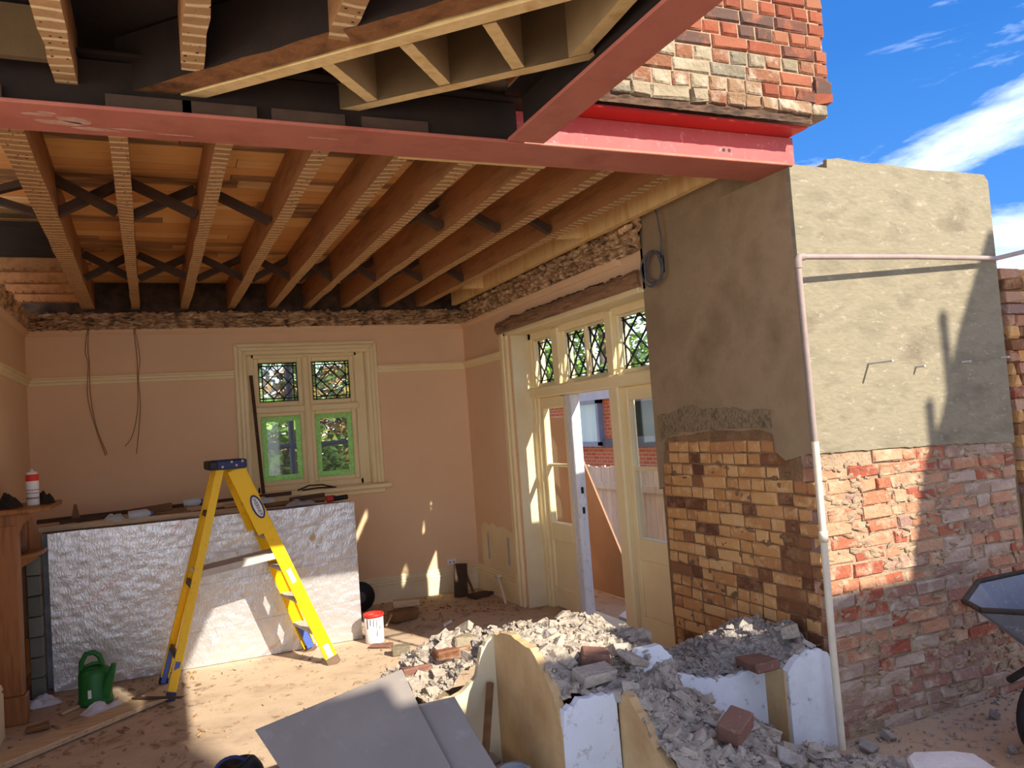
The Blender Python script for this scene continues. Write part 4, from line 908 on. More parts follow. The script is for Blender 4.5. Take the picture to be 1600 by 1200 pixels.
# dark things under the near left of the sheet
t = thing('tool_bag', (.27, 3.95, .0), 'black and navy tool bag beside the grey sheet', 'bag')
mb = MB(); mb.grid(40, 12, lambda u, v: (.25+.13*(v**.6)*math.cos(6.2832*u)*(1+.15*ns(math.cos(6.28*u), math.sin(6.28*u), 3)), 4.02+.11*(v**.6)*math.sin(6.2832*u), max(.002, .17*(1-v**4)*(.8+.35*ns(math.cos(6.28*u)*v*2, math.sin(6.28*u)*v*2, 5)))), sm=True); mb.build('body', 'black', t)
mb = MB(); mb.tube([(.22+.07*math.cos(a), 3.97, .12+.055*math.sin(a)) for a in [math.pi*i/10 for i in range(11)]], .009, 8); mb.build('handle', 'navy', t)

# ================================================================== INSULATION STACK
t = thing('insulation_board', (.31, 6.40, 0), 'big foil faced insulation board standing on edge, front of the stack', 'insulation board')
mb = MB()
nx, nz = 120, 60
def ff(u, v):
    x = lerp(-.745, 1.367, u); z = lerp(.004, 1.072+.008*ns(u*6, 0, 3), v)
    return (x, 6.35+.006*ns(x, z, 0, 3)+(.005*ns(x*2, z*5, 4, 8)), z)
mb.grid(nx, nz, ff, sm=True); mb.build('foil_face', 'foil', t)
mb = MB(); mb.box((-.743, 6.356, .004), (1.364, 6.45, 1.07)); mb.build('core', 'silver_edge', t)
mb = MB()
for z in (.30, .63, .93): mb.grid(60, 1, lambda u, v: (lerp(-.744, 1.366, u), 6.3475+.006*ns(lerp(-.745, 1.367, u), z, 0, 3)+(.005*ns(lerp(-.745, 1.367, u)*2, z*5, 4, 8)), z-.09+.10*u+.002*v))
mb.build('crease_line', 'silver_edge', t)
mb = MB(); mb.prism([(1.0, 6.342, .83), (1.045, 6.342, .87), (1.05, 6.342, .82), (1.02, 6.342, .80)], (0, .004, 0)); mb.build('torn_patch', 'timber_grey', t)
for k in range(3):
    mb = MB(); x0 = -.80-.01*k; mb.box((x0, 6.46+.105*k, .004), (1.33-.02*k, 6.555+.105*k, 1.066-.006*k)); o = one('insulation_board', mb, 'silver_edge', 'insulation board standing behind the front one, %s in the stack' % ords[k+1], 'insulation board', 'insulation boards of the stack'); bevel(o, .006)
# clutter along the top
def stick(p, q, w, h, m, label, cat='batten', group=None, name='timber_batten'):
    mb = MB(); mb.beam(p, q, w, h); o = one(name, mb, m, label, cat, group); bevel(o, .003); return o
stick((-.84, 6.72, 1.083), (1.2, 6.70, 1.083), .05, .03, 'timber_dark', 'dark long batten lying along the top of the insulation stack')
stick((-.82, 6.52, 1.095), (.55, 6.56, 1.085), .045, .04, 'timber_grey', 'grey long batten along the front of the stack top')
stick((-.86, 6.80, 1.13), (.95, 6.78, 1.16), .04, .03, 'timber_dark', 'long dark lath resting slightly raised over the stack')
stick((.35, 6.62, 1.09), (1.28, 6.66, 1.10), .07, .03, 'timber_brown', 'brown batten on the right half of the stack top')
stick((-.24, 6.70, 1.135), (.05, 6.70, 1.155), .05, .055, 'timber_brown', 'short brown offcut lying high on the stack beside the bottle', 'offcut', name='timber_offcut')
mb = MB(); mb.prism([(-.64, 6.75, 1.10), (-.57, 6.75, 1.10), (-.585, 6.75, 1.16), (-.60, 6.75, 1.235), (-.615, 6.75, 1.235)], (0, .03, 0)); one('timber_wedge', mb, 'timber_brown', 'upright brown timber wedge at the left of the stack', 'wedge')
for k, (x, y, z, L, a, m) in enumerate(((-.70, 6.60, 1.10, .22, 8, 'timber_grey'), (-.55, 6.66, 1.125, .30, -6, 'timber_dark'), (.02, 6.62, 1.12, .26, 12, 'timber_brown'), (.30, 6.58, 1.10, .24, -10, 'timber_dark'), (.46, 6.66, 1.14, .34, 5, 'timber_grey'), (.62, 6.58, 1.095, .2, 20, 'timber_dark'), (.86, 6.70, 1.13, .3, -4, 'timber_grey'), (1.05, 6.62, 1.125, .28, 9, 'timber_dark'), (-.10, 6.56, 1.105, .15, -18, 'lump_red'), (.10, 6.60, 1.10, .16, 4, 'oak'))):
    d = Vector((math.cos(R(a)), math.sin(R(a))*.4, .04)); c = Vector((x, y, z))
    stick(c-d*L/2, c+d*L/2, .035+.01*(k % 3), .022+.008*(k % 2), m, 'short scrap of timber in the clutter on the stack, %s from the left' % ['first', 'second', 'fourth', 'sixth', 'seventh', 'eighth', 'ninth', 'tenth', 'third', 'fifth'][k], 'scrap', 'timber scraps on top of the stack', 'timber_scrap')
def bottle(c, axis, L, r, cap, m, label, capm):
    t = thing('plastic_bottle', c, label, 'bottle'); a = Vector(axis).normalized(); c = Vector(c)
    mb = MB(); mb.tube([c-a*L/2, c-a*(L/2-.004), c+a*L*.28, c+a*L*.42, c+a*L*.46], [r*.9, r, r, r*.45, r*.4], 14); mb.build('body', m, t)
    mb = MB(); mb.tube([c+a*L*.45, c+a*L*.55], r*.48, 12); mb.build('cap', capm, t)
bottle((.20, 6.66, 1.175), (1, -.2, 0), .13, .035, .0, 'copper_box', 'clear bottle lying on its side on top of the stack', 'blue')
bottle((-.17, 6.54, 1.13), (1, .1, .02), .16, .035, .0, 'copper_box', 'crumpled clear bottle lying at the front of the stack', 'blue')
def cloth(name, c, sx, sy, h, m, label, cat='cloth', seed=0, n=22):
    mb = MB()
    def fn(u, v):
        a = u*2*math.pi; r = v; k = 1+.22*ns(math.cos(a)*1.2, math.sin(a)*1.2, seed)+.12*ns(math.cos(a)*4, math.sin(a)*4, seed+3)
        z = h*(1-r**3)*(.62+.55*ns(math.cos(a)*r*1.9, math.sin(a)*r*1.9, seed+7)+.22*ns(math.cos(a)*r*5, math.sin(a)*r*5, seed+2))
        return (c[0]+sx*k*r*math.cos(a), c[1]+sy*k*r*math.sin(a), c[2]+max(z, .002))
    mb.grid(n*2, n//2, fn, sm=True); o = one(name, mb, m, label, cat); return o
cloth('plastic_film', (-.34, 6.56, 1.095), .10, .05, .07, 'copper_box', 'crumpled clear film on the left of the stack', 'film', 3)
cloth('grey_rag', (.98, 6.56, 1.072), .13, .06, .06, 'rag_grey', 'grey rag draped on the right part of the stack top', 'rag', 5)
cloth('plastic_bag', (.72, 6.68, 1.10), .09, .05, .09, 'copper_box', 'small crumpled clear bag on the stack below the window', 'bag', 8)
t = thing('sealant_tube', (1.2, 6.56, 1.085), 'black sealant tube with red cap on the right end of the stack', 'tube')
mb = MB(); mb.tube([(1.24, 6.55, 1.095), (1.36, 6.56, 1.10)], .02, 12); mb.build('body', 'black', t)
mb = MB(); mb.tube([(1.19, 6.548, 1.094), (1.24, 6.55, 1.095)], .024, 12); mb.build('cap', 'red_lid', t)
mb = MB(); mb.tube([(1.10, 7.44, 1.135), (1.2, 7.42, 1.17), (1.32, 7.44, 1.165), (1.42, 7.44, 1.135)], .008, 6); mb.tube([(1.14, 7.46, 1.13), (1.28, 7.44, 1.14), (1.45, 7.46, 1.13)], .008, 6); one('pliers', mb, 'black', 'dark pliers lying on the window sill', 'pliers')
stick((.745, 7.60, 2.19), (.80, 7.60, 1.14), .03, .018, 'timber_dark', 'dark thin lath leaning in the left window reveal', up := None) if False else stick((.765, 7.56, 2.20), (.81, 7.50, 1.13), .03, .018, 'timber_dark', 'dark thin lath leaning in the left of the window')

# ================================================================== LADDER
lad = thing('step_ladder', (.47, 5.9, 0), 'yellow fibreglass stepladder standing open in front of the foil board', 'stepladder')
F1, F2, T1, T2 = Vector((1.04, 5.80, 0)), Vector((.955, 6.27, 0)), Vector((.475, 5.85, 1.43)), Vector((.455, 6.08, 1.43))
R1, R2, U1, U2 = Vector((-.03, 5.655, 0)), Vector((-.07, 6.10, 0)), Vector((.355, 5.83, 1.43)), Vector((.335, 6.06, 1.43))
def rail(name, p, q, w, t, inward):
    d = (q-p).normalized(); up = Vector((1, 0, .35)); up = (up-d*up.dot(d)).normalized(); sd = d.cross(up).normalized()
    if sd.dot(inward) < 0: sd = -sd
    mb = MB(); mb.beam(p, q, t, w, up)
    for s in (-1, 1): mb.beam(p+up*s*(w/2-t/2)+sd*.014, q+up*s*(w/2-t/2)+sd*.014, .028, t, up)
    o = mb.build(name, 'yellow', lad); bevel(o, .002); return up, sd
inn = Vector((0, 1, 0))
upF, sdF = rail('front_rail', F1+(T1-F1)*.03, T1, .085, .008, inn); rail('front_rail', F2+(T2-F2)*.03, T2, .085, .008, -inn)
rail('rear_rail', R1+(U1-R1)*.03, U1, .052, .008, inn); rail('rear_rail', R2+(U2-R2)*.03, U2, .052, .008, -inn)
for p, q, sgn in ((F1, T1, 1), (F2, T2, -1)):      # broad gusset of the upper part
    d = (q-p); a, b = p+d*.68, p+d*.995; o = Vector((-.022, -.006*sgn, 0))
    mb = MB(); mb.beam(a+o, b+o, .006, .115, upF); bevel(mb.build('gusset', 'yellow', lad), .002)
for k in range(1, 6):
    f = k*.163; a, b = F1.lerp(T1, f), F2.lerp(T2, f)
    mb = MB(); mb.beam(a+Vector((-.005, .006, 0)), b+Vector((-.005, -.006, 0)), .085, .022, (0, 0, 1)); bevel(mb.build('tread', 'alu', lad), .003)
for f in (.165, .47, .79):
    a, b = R1.lerp(U1, f), R2.lerp(U2, f)
    mb = MB(); mb.beam(a, b, .02, .042, (.3, 0, 1)); bevel(mb.build('cross_bar', 'brace', lad), .003)
for a0, a1 in ((R1, U1), (R2, U2)):
    mb = MB(); mid = R1.lerp(R2, .5); mb.beam(a0.lerp(a1, .16), a0+Vector((.0, 0, .01))+(R2-R1)*(.06 if a0 is R1 else -.06), .018, .03, (1, 0, 0)); mb.build('foot_brace', 'blue', lad)
for a0, a1 in ((F1, T1), (F2, T2)):
    mb = MB(); mb.beam(a0.lerp(a1, .155)+Vector((-.01, 0, 0))+(F2-F1)*(.075 if a0 is F1 else -.075), a0.lerp(a1, .03)+(F2-F1)*(.10 if a0 is F1 else -.10), .02, .05, (1, 0, 0)); mb.build('foot_brace', 'blue', lad)
for p, q in ((F1, T1), (F2, T2), (R1, U1), (R2, U2)):
    d = (q-p).normalized(); w = .095 if p in (F1, F2) else .06
    mb = MB(); mb.beam(p+Vector((0, 0, .0)), p+d*.055, .034, w, upF); o = mb.build('foot_pad', 'navy' if p in (R1, R2) else 'brace', lad); bevel(o, .004)
mb = MB(); c = [(.285, 5.80), (.53, 5.80), (.51, 6.12), (.265, 6.10)]
mb.prism([(x, y, 1.425) for x, y in c], (0, 0, .065)); o = mb.build('top_cap', 'navy', lad); bevel(o, .012, 2)
mb = MB(); mb.prism([(.283, 5.797, 1.43), (.345, 5.797, 1.43), (.325, 6.10, 1.43), (.262, 6.10, 1.43)], (0, 0, .058)); bevel(mb.build('cap_end', 'black', lad), .01, 2)
for x, z in ((.37, 1.445), (.43, 1.475), (.46, 1.45), (.50, 1.475)):
    mb = MB(); mb.tube([(x, 5.799, z), (x, 5.790, z)], .008, 10); mb.build('bolt', 'alu', lad)
# spreader tray between the two sides
a = R1.lerp(U1, .52); b = F1.lerp(T1, .565)
mb = MB(); mb.beam(Vector((a.x-.02, 5.78, a.z)), Vector((b.x+.03, 5.84, b.z)), .012, .045, (0, 0, 1)); mb.beam(Vector((a.x-.03, 6.06, a.z)), Vector((b.x, 6.11, b.z)), .012, .03, (0, 0, 1))
mb.beam(Vector((a.x, 5.92, a.z+.012)), Vector((b.x-.02, 5.97, b.z+.012)), .26, .008, (0, 0, 1)); bevel(mb.build('spreader_tray', 'alu', lad), .002)
for f in (.42, .62):
    p = Vector((lerp(a.x, b.x, f), 6.12, lerp(a.z, b.z, f)+.04)); mb = MB(); mb.box((p.x-.04, p.y-.006, p.z-.02), (p.x+.05, p.y+.006, p.z+.02)); bevel(mb.build('hinge_plate', 'white', lad), .004)
# maker's oval badge and stickers on the near front rail
def on_rail(f, across, outw=.0065):
    return F1.lerp(T1, f)+upF*across+Vector((0, -outw, 0))
dF = (T1-F1).normalized(); nF = Vector((0, -1, 0))
def ellipse(f, la, lb, out, name, m, across=0.0, th=.001):
    c = on_rail(f, across, out); nn = upF.cross(dF).normalized(); nn = nn if nn.y < 0 else -nn
    pts = [c+dF*(la*math.cos(t))+upF*(lb*math.sin(t)) for t in [2*math.pi*i/40 for i in range(40)]]
    mb = MB(); mb.prism(pts, nn*th); return mb.build(name, m, lad)
ellipse(.805, .088, .038, .013, 'badge', 'navy', .0)
ellipse(.805, .074, .026, .0145, 'badge_field', 'white', .0)
def text_mesh(name, s, size, m, parent, origin, xdir, ydir, extr=.0008, align='CENTER'):
    cu = bpy.data.curves.new(name, 'FONT'); cu.body = s; cu.size = size; cu.extrude = extr; cu.align_x = align; cu.align_y = 'CENTER'
    tmp = bpy.data.objects.new(name, cu); COL.objects.link(tmp)
    dg = bpy.context.evaluated_depsgraph_get(); me = bpy.data.meshes.new_from_object(tmp.evaluated_get(dg))
    bpy.data.objects.remove(tmp); bpy.data.curves.remove(cu)
    x = Vector(xdir).normalized(); y = Vector(ydir).normalized(); z = x.cross(y)
    mt = Matrix((x, y, z)).transposed().to_4x4(); mt.translation = Vector(origin); me.transform(mt)
    me.materials.clear(); me.materials.append(M[m]); return link(name, me, parent)
text_mesh('lettering', 'WERNER', .034, 'navy', lad, on_rail(.805, 0, .0165), -dF, upF)
for f, la, lb in ((.455, .052, .016), (.07, .05, .02)):
    c = on_rail(f, 0, .007); mb = MB(); mb.prism([c+dF*la*sx+upF*lb*sy for sx, sy in ((-1, -1), (1, -1), (1, 1), (-1, 1))], (0, -.001, 0)); mb.build('sticker', 'white', lad)

# ================================================================== WATERING CAN, CLOTHS, PLANK, BUCKET
wc = thing('watering_can', (-.465, 5.93, 0), 'green plastic watering can standing by the foil board', 'watering can')
cx, cy = -.465, 5.93
mb = MB(); mb.lathe([(0, .0), (.098, .0), (.104, .01), (.103, .03), (.098, .035), (.096, .19), (.09, .215), (.06, .23), (.05, .232), (.05, .226), (0, .222)], 28, (cx, cy, 0)); mb.build('body', 'green', wc)
mb = MB(); hp = [(cx-.075, cy, .20), (cx-.072, cy, .27), (cx-.045, cy, .318), (cx, cy, .322), (cx+.03, cy, .295), (cx+.045, cy, .25), (cx+.052, cy, .20)]; mb.tube(hp, .017, 10); mb.build('handle', 'green', wc)
mb = MB(); mb.tube([(cx-.06, cy, .235), (cx-.01, cy-.02, .255), (cx+.035, cy, .25)], .012, 8); mb.build('carrying_bar', 'green', wc)
mb = MB(); mb.tube([(cx+.055, cy-.05, .05), (cx+.085, cy-.075, .15), (cx+.12, cy-.09, .25)], [.04, .028, .016], 14); mb.build('spout', 'green', wc)
mb = MB(); mb.box((cx-.035, cy-.107, .06), (cx-.015, cy-.099, .11)); mb.build('sticker', 'white', wc)
cloth('white_cloth', (-.42, 5.72, .0), .12, .09, .075, 'rag_white', 'crumpled white cloth on the floor in front of the watering can', 'cloth', 2)
cloth('white_cloth', (-.80, 6.12, .0), .14, .08, .075, 'rag_white', 'bluish white cloth at the foot of the fireplace opening', 'cloth', 6)
o = block('floor_plank', (-.5, 5.35, .025), (1.15, .17, .035), 41, 'timber_grey', 'long weathered plank lying on the floor at the lower left', 'plank')
block('floor_bar', (-.10, 5.60, .052), (.34, .045, .012), -35, 'timber_dark', 'dark flat bar lying across the end of the plank', 'bar')
block('timber_offcut', (-.74, 5.55, .02), (.12, .05, .03), 5, 'timber_brown', 'small timber offcut by the oak fireplace post', 'offcut')
block('timber_offcut', (-.60, 5.83, .012), (.14, .025, .018), 50, 'timber_grey', 'thin wood sliver on the hearth beside the cloth', 'sliver')
bk = thing('paint_bucket', (1.425, 6.13, 0), 'white paint bucket with red rim beside the foil board', 'bucket')
bx_, by_ = 1.425, 6.18
mb = MB(); mb.lathe([(0, 0), (.068, 0), (.07, .01), (.073, .205), (.071, .205), (.066, .02)], 28, (bx_, by_, 0)); mb.build('body', mat('smeared_white_bucket', [S(232, 232, 232), S(216, 216, 218)], 8, .6, .05, 60, speck=S(196, 96, 80)), bk)
mb = MB(); mb.lathe([(.070, .197), (.079, .20), (.079, .222), (.074, .224), (.066, .19)], 28, (bx_, by_, 0)); mb.build('rim', 'red_lid', bk)
mb = MB(); mb.lathe([(0, .195), (.067, .196)], 28, (bx_, by_, 0)); mb.build('lid_well', 'red_lid', bk)
mb = MB()
for k in range(5):
    a = -1.2-k*.32; x, y_ = bx_+.0745*math.cos(a), by_+.0745*math.sin(a); mb.box((x-.0015, y_-.0015, random.uniform(.06, .15)), (x+.0015, y_+.0015, .19))
mb.build('paint_drip', 'black', bk)
block('loose_brick', (1.50, 5.72, .035), (.13, .085, .062), -12, 'brick_mortared', 'loose pinkish brick on the sunlit floor', 'brick')
block('floor_tile', (1.43, 6.02, .012), (.17, .10, .018), -32, 'lump_red', 'flat brown tile on the sunlit floor by the bucket', 'tile')
block('timber_block', (1.80, 6.72, .05), (.24, .15, .09), 22, 'timber_brown', 'lower of two timber blocks on the floor below the window', 'timber block')
block('timber_block', (1.86, 6.80, .125), (.22, .10, .055), -18, 'timber_grey', 'upper of two timber blocks, lying on the lower one', 'timber block')
block('batten', (1.66, 6.62, .055), (.20, .02, .014), 55, 'timber_grey', 'pale thin stick leaning against the timber blocks', 'stick', 0, -18)
rl = thing('cable_reel', (1.56, 7.3, .13), 'dark round reel half hidden behind the foil board', 'reel')
mb = MB(); mb.lathe([(.03, -.03), (.125, -.03), (.135, -.015), (.135, .015), (.125, .03), (.03, .03)], 30); mb.v = [(1.57+v[0], 7.3+v[2], .135+v[1]) for v in mb.v]; mb.build('rim', 'black', rl)
mb = MB(); mb.lathe([(0, -.034), (.05, -.034), (.05, .034), (0, .034)], 20); mb.v = [(1.57+v[0], 7.3+v[2], .135+v[1]) for v in mb.v]; mb.build('hub', 'cable', rl)
block('dark_board', (2.53, 7.27, .15), (.13, .025, .32), 4, 'timber_dark', 'dark board leaning on the back wall near the corner', 'board', -14, 8)
block('batten', (2.63, 7.33, .12), (.02, .02, .24), 0, 'timber_brown', 'thin stick leaning beside the dark board', 'stick', -8, -16)
block('timber_offcut', (2.66, 7.12, .022), (.22, .14, .03), 20, 'timber_dark', 'dark flat offcut on the floor in the corner', 'offcut')
mb = MB(); mb.tube([(2.70, 6.60, .02), (2.725, 6.80, .23)], .012, 10); mb.tube([(2.70, 6.79, .225), (2.75, 6.80, .235)], .018, 10); one('pipe_stub', mb, 'pipe_white', 'short white pipe leaning on the skirting by the french doors', 'pipe')
block('timber_offcut', (2.74, 6.52, .012), (.08, .03, .02), 30, 'timber_grey', 'small chip of timber at the foot of the door frame', 'offcut')
mb = MB(); mb.tube([(2.02, 6.27, .014), (2.10, 6.35, .014)], .014, 8); one('foam_stick', mb, 'white', 'short white foam stick on the shaded floor', 'foam stick')
mb = MB()
for k in range(1900):
    x, y = random.uniform(-.9, 2.75), random.uniform(3.9, 7.5); s = random.uniform(.003, .011)*(2.1 if x < .15 else 1.6 if y > 6.4 else 1)
    if random.random() > (1.0 if (x < .15 or y > 6.5) else .45): continue
    if -.83 < x < 1.38 and 6.3 < y < 6.8: continue
    if random.random() < .25: mb.chunk((x, y, .004), (s*3.2, s*.5, .003), rot=Matrix.Rotation(random.uniform(0, 3.1), 3, 'Z'))
    else: mb.chunk((x, y, .003), (s, s*.8, s*.5))
o = mb.build('floor_debris', 'debris'); o['kind'] = 'stuff'; tag(o, 'chips and splinters scattered over the dusty room floor', 'debris')

# socket, hanging wires
sk = thing('wall_socket', (2.545, YB, .29), 'white double socket low on the back wall near the corner', 'socket')
mb = MB(); mb.box((2.50, YB-.012, .262), (2.59, YB, .318)); bevel(mb.build('plate', 'white', sk), .004)
for x in (2.525, 2.565):
    mb = MB(); mb.box((x-.006, YB-.0135, .278), (x+.006, YB-.0118, .29)); mb.build('switch', 'black', sk)
for k, (pts, lab) in enumerate((([(-.522, 7.49, 2.64), (-.549, 7.50, 2.45), (-.53, 7.50, 2.35), (-.545, 7.49, 2.073), (-.495, 7.5, 1.80), (-.433, 7.5, 1.575)], 'thin brown wire hanging on the back wall, nearer the left corner'),
                               ([(-.174, 7.49, 2.63), (-.16, 7.5, 2.38), (-.165, 7.5, 2.2), (-.175, 7.49, 1.944), (-.224, 7.5, 1.73), (-.286, 7.5, 1.64)], 'thin brown wire hanging on the back wall, nearer the window'))):
    t = thing('hanging_wire', pts[0], lab, 'wire')
    def smooth(ps, n=6):
        out = []; P = [Vector(p) for p in ps]
        for i in range(len(P)-1):
            p0, p1, p2, p3 = P[max(i-1, 0)], P[i], P[i+1], P[min(i+2, len(P)-1)]
            for j in range(n):
                u = j/n; out.append(.5*((2*p1)+(p2-p0)*u+(2*p0-5*p1+4*p2-p3)*u*u+(3*p1-p0-3*p2+p3)*u**3))
        return out+[P[-1]]
    mb = MB(); mb.tube(smooth(pts), .0028, 6); mb.build('strand', 'wire', t)
    mb = MB(); q = [(x+(.022 if i % 2 else .008)*(1 if i < 4 else .6), y, z+.01) for i, (x, y, z) in enumerate(pts)]
    if k == 1: q = q[:4]+[(-.20, 7.5, 1.57)]
    mb.tube(smooth(q), .0028, 6); mb.build('strand', 'wire', t)

# ================================================================== FIREPLACE
fp = thing('fireplace_surround', (XL, 6.0, 0), 'oak fireplace surround with mantel shelf at the left wall', 'fireplace')
mb = MB(); mb.box((XL, 5.745, .17), (-.835, 5.87, 1.2)); bevel(mb.build('jamb', 'oak', fp), .008)
mb = MB(); mb.box((XL, 5.735, 0), (-.822, 5.88, .17)); bevel(mb.build('plinth_block', 'oak', fp), .008)
mb = MB(); mb.prism([(XL, 5.75, 1.02), (-.86, 5.75, 1.02), (-.85, 5.75, 1.10), (-.815, 5.75, 1.19), (-.755, 5.75, 1.245), (-.74, 5.75, 1.262), (XL, 5.75, 1.262)], (0, .1, 0)); mb.build('shelf_bracket', 'oak', fp)
mb = MB(); mb.prism([(XL, 5.70, 1.262), (-.76, 5.70, 1.262), (-.66, 5.82, 1.262), (-.655, 6.45, 1.262), (XL, 6.45, 1.262)], (0, 0, .034)); bevel(mb.build('mantel_shelf', 'oak', fp), .012, 2)
mb = MB(); mb.box((XL, 6.30, .4), (-.86, 6.42, 1.262)); bevel(mb.build('jamb', 'oak', fp), .008)
mb = MB(); mb.prism([(XL, 5.87, .962)]+[(XL+.03+.21*math.sin(a), 6.22-.32*math.cos(a), .962) for a in [i*math.pi/2/10 for i in range(11)]]+[(-.745, 6.33, .962), (XL, 6.33, .962)], (0, 0, .028)); bevel(mb.build('lower_shelf', 'oak', fp), .006)
mb = MB(); mb.prism([(XL, 5.9, .84), (XL, 5.9, .962), (-.80, 6.2, .962), (-.80, 6.2, .93)], (0, .05, 0)); mb.build('shelf_bracket', 'oak', fp)
mb = MB(); mb.box((-1.22, 5.9, 0), (-1.2, 6.6, .95)); mb.build('fire_opening', 'soot', fp)
mb = MB(); mb.box((XL-.02, 6.30, 0), (-.90, 6.34, .95)); mb.build('fire_cheek', 'soot', fp)
for k in range(7):
    mb = MB(); mb.box((-.865, 6.25, .008+k*.135), (-.785, 6.335, .136+k*.135), jit=.003); bevel(mb.build('tile', 'tile_grey', fp), .004)
sc = thing('spray_can', (-.775, 6.0, 1.296), 'white and red spray can standing on the mantel shelf', 'spray can')
mb = MB(); mb.lathe([(0, 0), (.036, 0), (.037, .004), (.037, .19), (.03, .205)], 20, (-.775, 6.0, 1.297)); mb.build('body', 'white', sc)
mb = MB(); mb.lathe([(.0372, .155), (.0376, .156), (.0376, .196), (.0372, .197)], 20, (-.775, 6.0, 1.297)); mb.build('red_band', 'red_lid', sc)
mb = MB(); mb.lathe([(.03, .204), (.026, .214), (.010, .216), (.010, .232), (0, .232)], 16, (-.775, 6.0, 1.297)); mb.build('nozzle', 'white', sc)
for z0, h in ((.04, .012), (.075, .006), (.095, .006)):
    mb = MB(); mb.lathe([(.0373, z0), (.0375, z0), (.0375, z0+h)], 20, (-.775, 6.0, 1.297)); mb.build('label_print', 'rag_grey', sc)
cloth('black_rag', (-.90, 5.93, 1.297), .07, .13, .11, 'rag_black', 'heap of black gloves and rag left of the spray can', 'rag', 11)
cloth('black_rag', (-.72, 6.10, 1.297), .06, .08, .10, 'rag_black', 'dark crumpled rag right of the spray can', 'rag', 14)
t = thing('glue_bottle', (-.90, 6.2, .99), 'dusty pinkish bottle on the lower fireplace shelf', 'bottle')
mb = MB(); mb.lathe([(0, 0), (.045, 0), (.042, .06), (.03, .14), (.016, .20), (0, .2)], 18, (-.88, 6.16, .991)); mb.build('body', 'lump_red', t)
mb = MB(); mb.lathe([(.02, .19), (.012, .25), (0, .25)], 14, (-.88, 6.16, .991)); mb.build('cap', 'rag_grey', t)

# ================================================================== OUTER FACE DETAILS
pp = thing('drain_pipe', (2.70, 2.78, 0), 'thin pipe down the corner of the cement wall with a horizontal run', 'pipe')
mb = MB(); mb.tube([(2.705, 2.775, 2.262), (3.5, 2.825, 2.287), (4.10, 2.87, 2.300), (4.19, 2.875, 2.301), (4.44, 2.88, 2.345), (4.7, 2.88, 2.40)], .013, 10); mb.build('horizontal_run', 'pipe', pp)
mb = MB(); mb.tube([(2.692, 2.778, 2.21), (2.692, 2.777, 2.245), (2.70, 2.776, 2.262), (2.73, 2.777, 2.263)], .018, 10); mb.build('elbow', 'pipe', pp)
mb = MB(); mb.tube([(2.692, 2.778, 2.22), (2.706, 2.79, 1.8), (2.718, 2.80, 1.416)], .014, 10); mb.build('upper_length', 'pipe', pp)
mb = MB(); mb.tube([(2.718, 2.80, 1.416), (2.726, 2.81, .9), (2.732, 2.82, .45), (2.735, 2.82, .03)], .0165, 10); mb.build('lower_length', 'pipe_white', pp)
mb = MB(); mb.lathe([(.0165, 0), (.021, 0), (.021, .05), (.0165, .05)], 12, (2.7255, 2.808, .96)); mb.build('coupling', 'pipe_white', pp)
for k, (x, z, L) in enumerate(((3.227, 1.767, .145), (3.554, 1.738, .055), (3.90, 1.749, .05), (4.215, 1.762, .045))):
    mb = MB(); mb.tube([(x, 2.925, z), (x, 2.92-L, z)], .006, 8); one('wall_pin', mb, 'alu', 'steel pin sticking out of the cement wall, %s from the corner pipe' % ords[k], 'pin', 'steel pins in the cement wall')
cc = thing('cable_coil', (2.78, 4.04, 2.48), 'grey cable coil hanging at the top of the dark rendered face', 'cable')
mb = MB()
for k in range(5):
    rr = .088+.006*k; pts = [(2.79-.008*k+.006*math.sin(3*a+k), 4.04+(rr+.004*math.sin(2*a+k))*math.cos(a)+.006*k*(k % 2), 2.485+(rr*.98)*math.sin(a)-.004*k) for a in [i*2*math.pi/28 for i in range(29)]]
    mb.tube(pts, .0045, 6, cap=False)
mb.build('coil', 'cable', cc)
mb = MB(); mb.tube([(2.785, 3.965, 2.53), (2.78, 3.95, 2.66), (2.78, 3.97, 2.78), (2.77, 4.03, 2.92)], .005, 6); mb.tube([(2.785, 3.955, 2.45), (2.775, 3.94, 2.62), (2.775, 3.965, 2.80), (2.765, 4.04, 2.93)], .005, 6); mb.build('tail', 'cable', cc)
mb = MB(); mb.tube([(2.78, 3.95, 2.43), (2.775, 3.945, 2.53)], .010, 6); mb.build('tie', 'black', cc)

# wheelbarrow at the right edge
wb = thing('wheelbarrow', (3.75, 2.35, 0), 'wheelbarrow with a blue grey tray at the right edge', 'wheelbarrow')
rim = [(3.17, 2.40, .653), (3.20, 2.50, .67), (3.46, 2.62, .70), (4.05, 2.62, .70), (4.05, 2.02, .70), (3.45, 2.05, .645)]
bot = [(3.42, 2.36, .46), (3.45, 2.42, .45), (3.55, 2.48, .42), (3.95, 2.48, .42), (3.95, 2.16, .42), (3.55, 2.18, .42)]
mb = MB(); n = len(rim); mb.add([Vector(p) for p in rim]+[Vector(p) for p in bot], [(i, (i+1) % n, (i+1) % n+n, i+n) for i in range(n)]+[tuple(range(n, 2*n))])
o = mb.build('tray', 'barrow', wb); md = o.modifiers.new('thick', 'SOLIDIFY'); md.thickness = .006
mb = MB(); mb.tube([Vector(p)+Vector((0, 0, .004)) for p in rim+[rim[0]]], .013, 8); mb.build('tray_rim', 'barrow_rust', wb)
for yy in (2.17, 2.47):
    mb = MB(); mb.tube([(3.1+.3, yy, .30), (3.9, yy, .40), (4.5, yy, .52)], .016, 8); mb.build('handle', 'barrow_rust', wb)
    mb = MB(); mb.tube([(3.78, yy, .40), (3.72, yy, .0)], .014, 8); mb.build('leg', 'barrow_rust', wb)
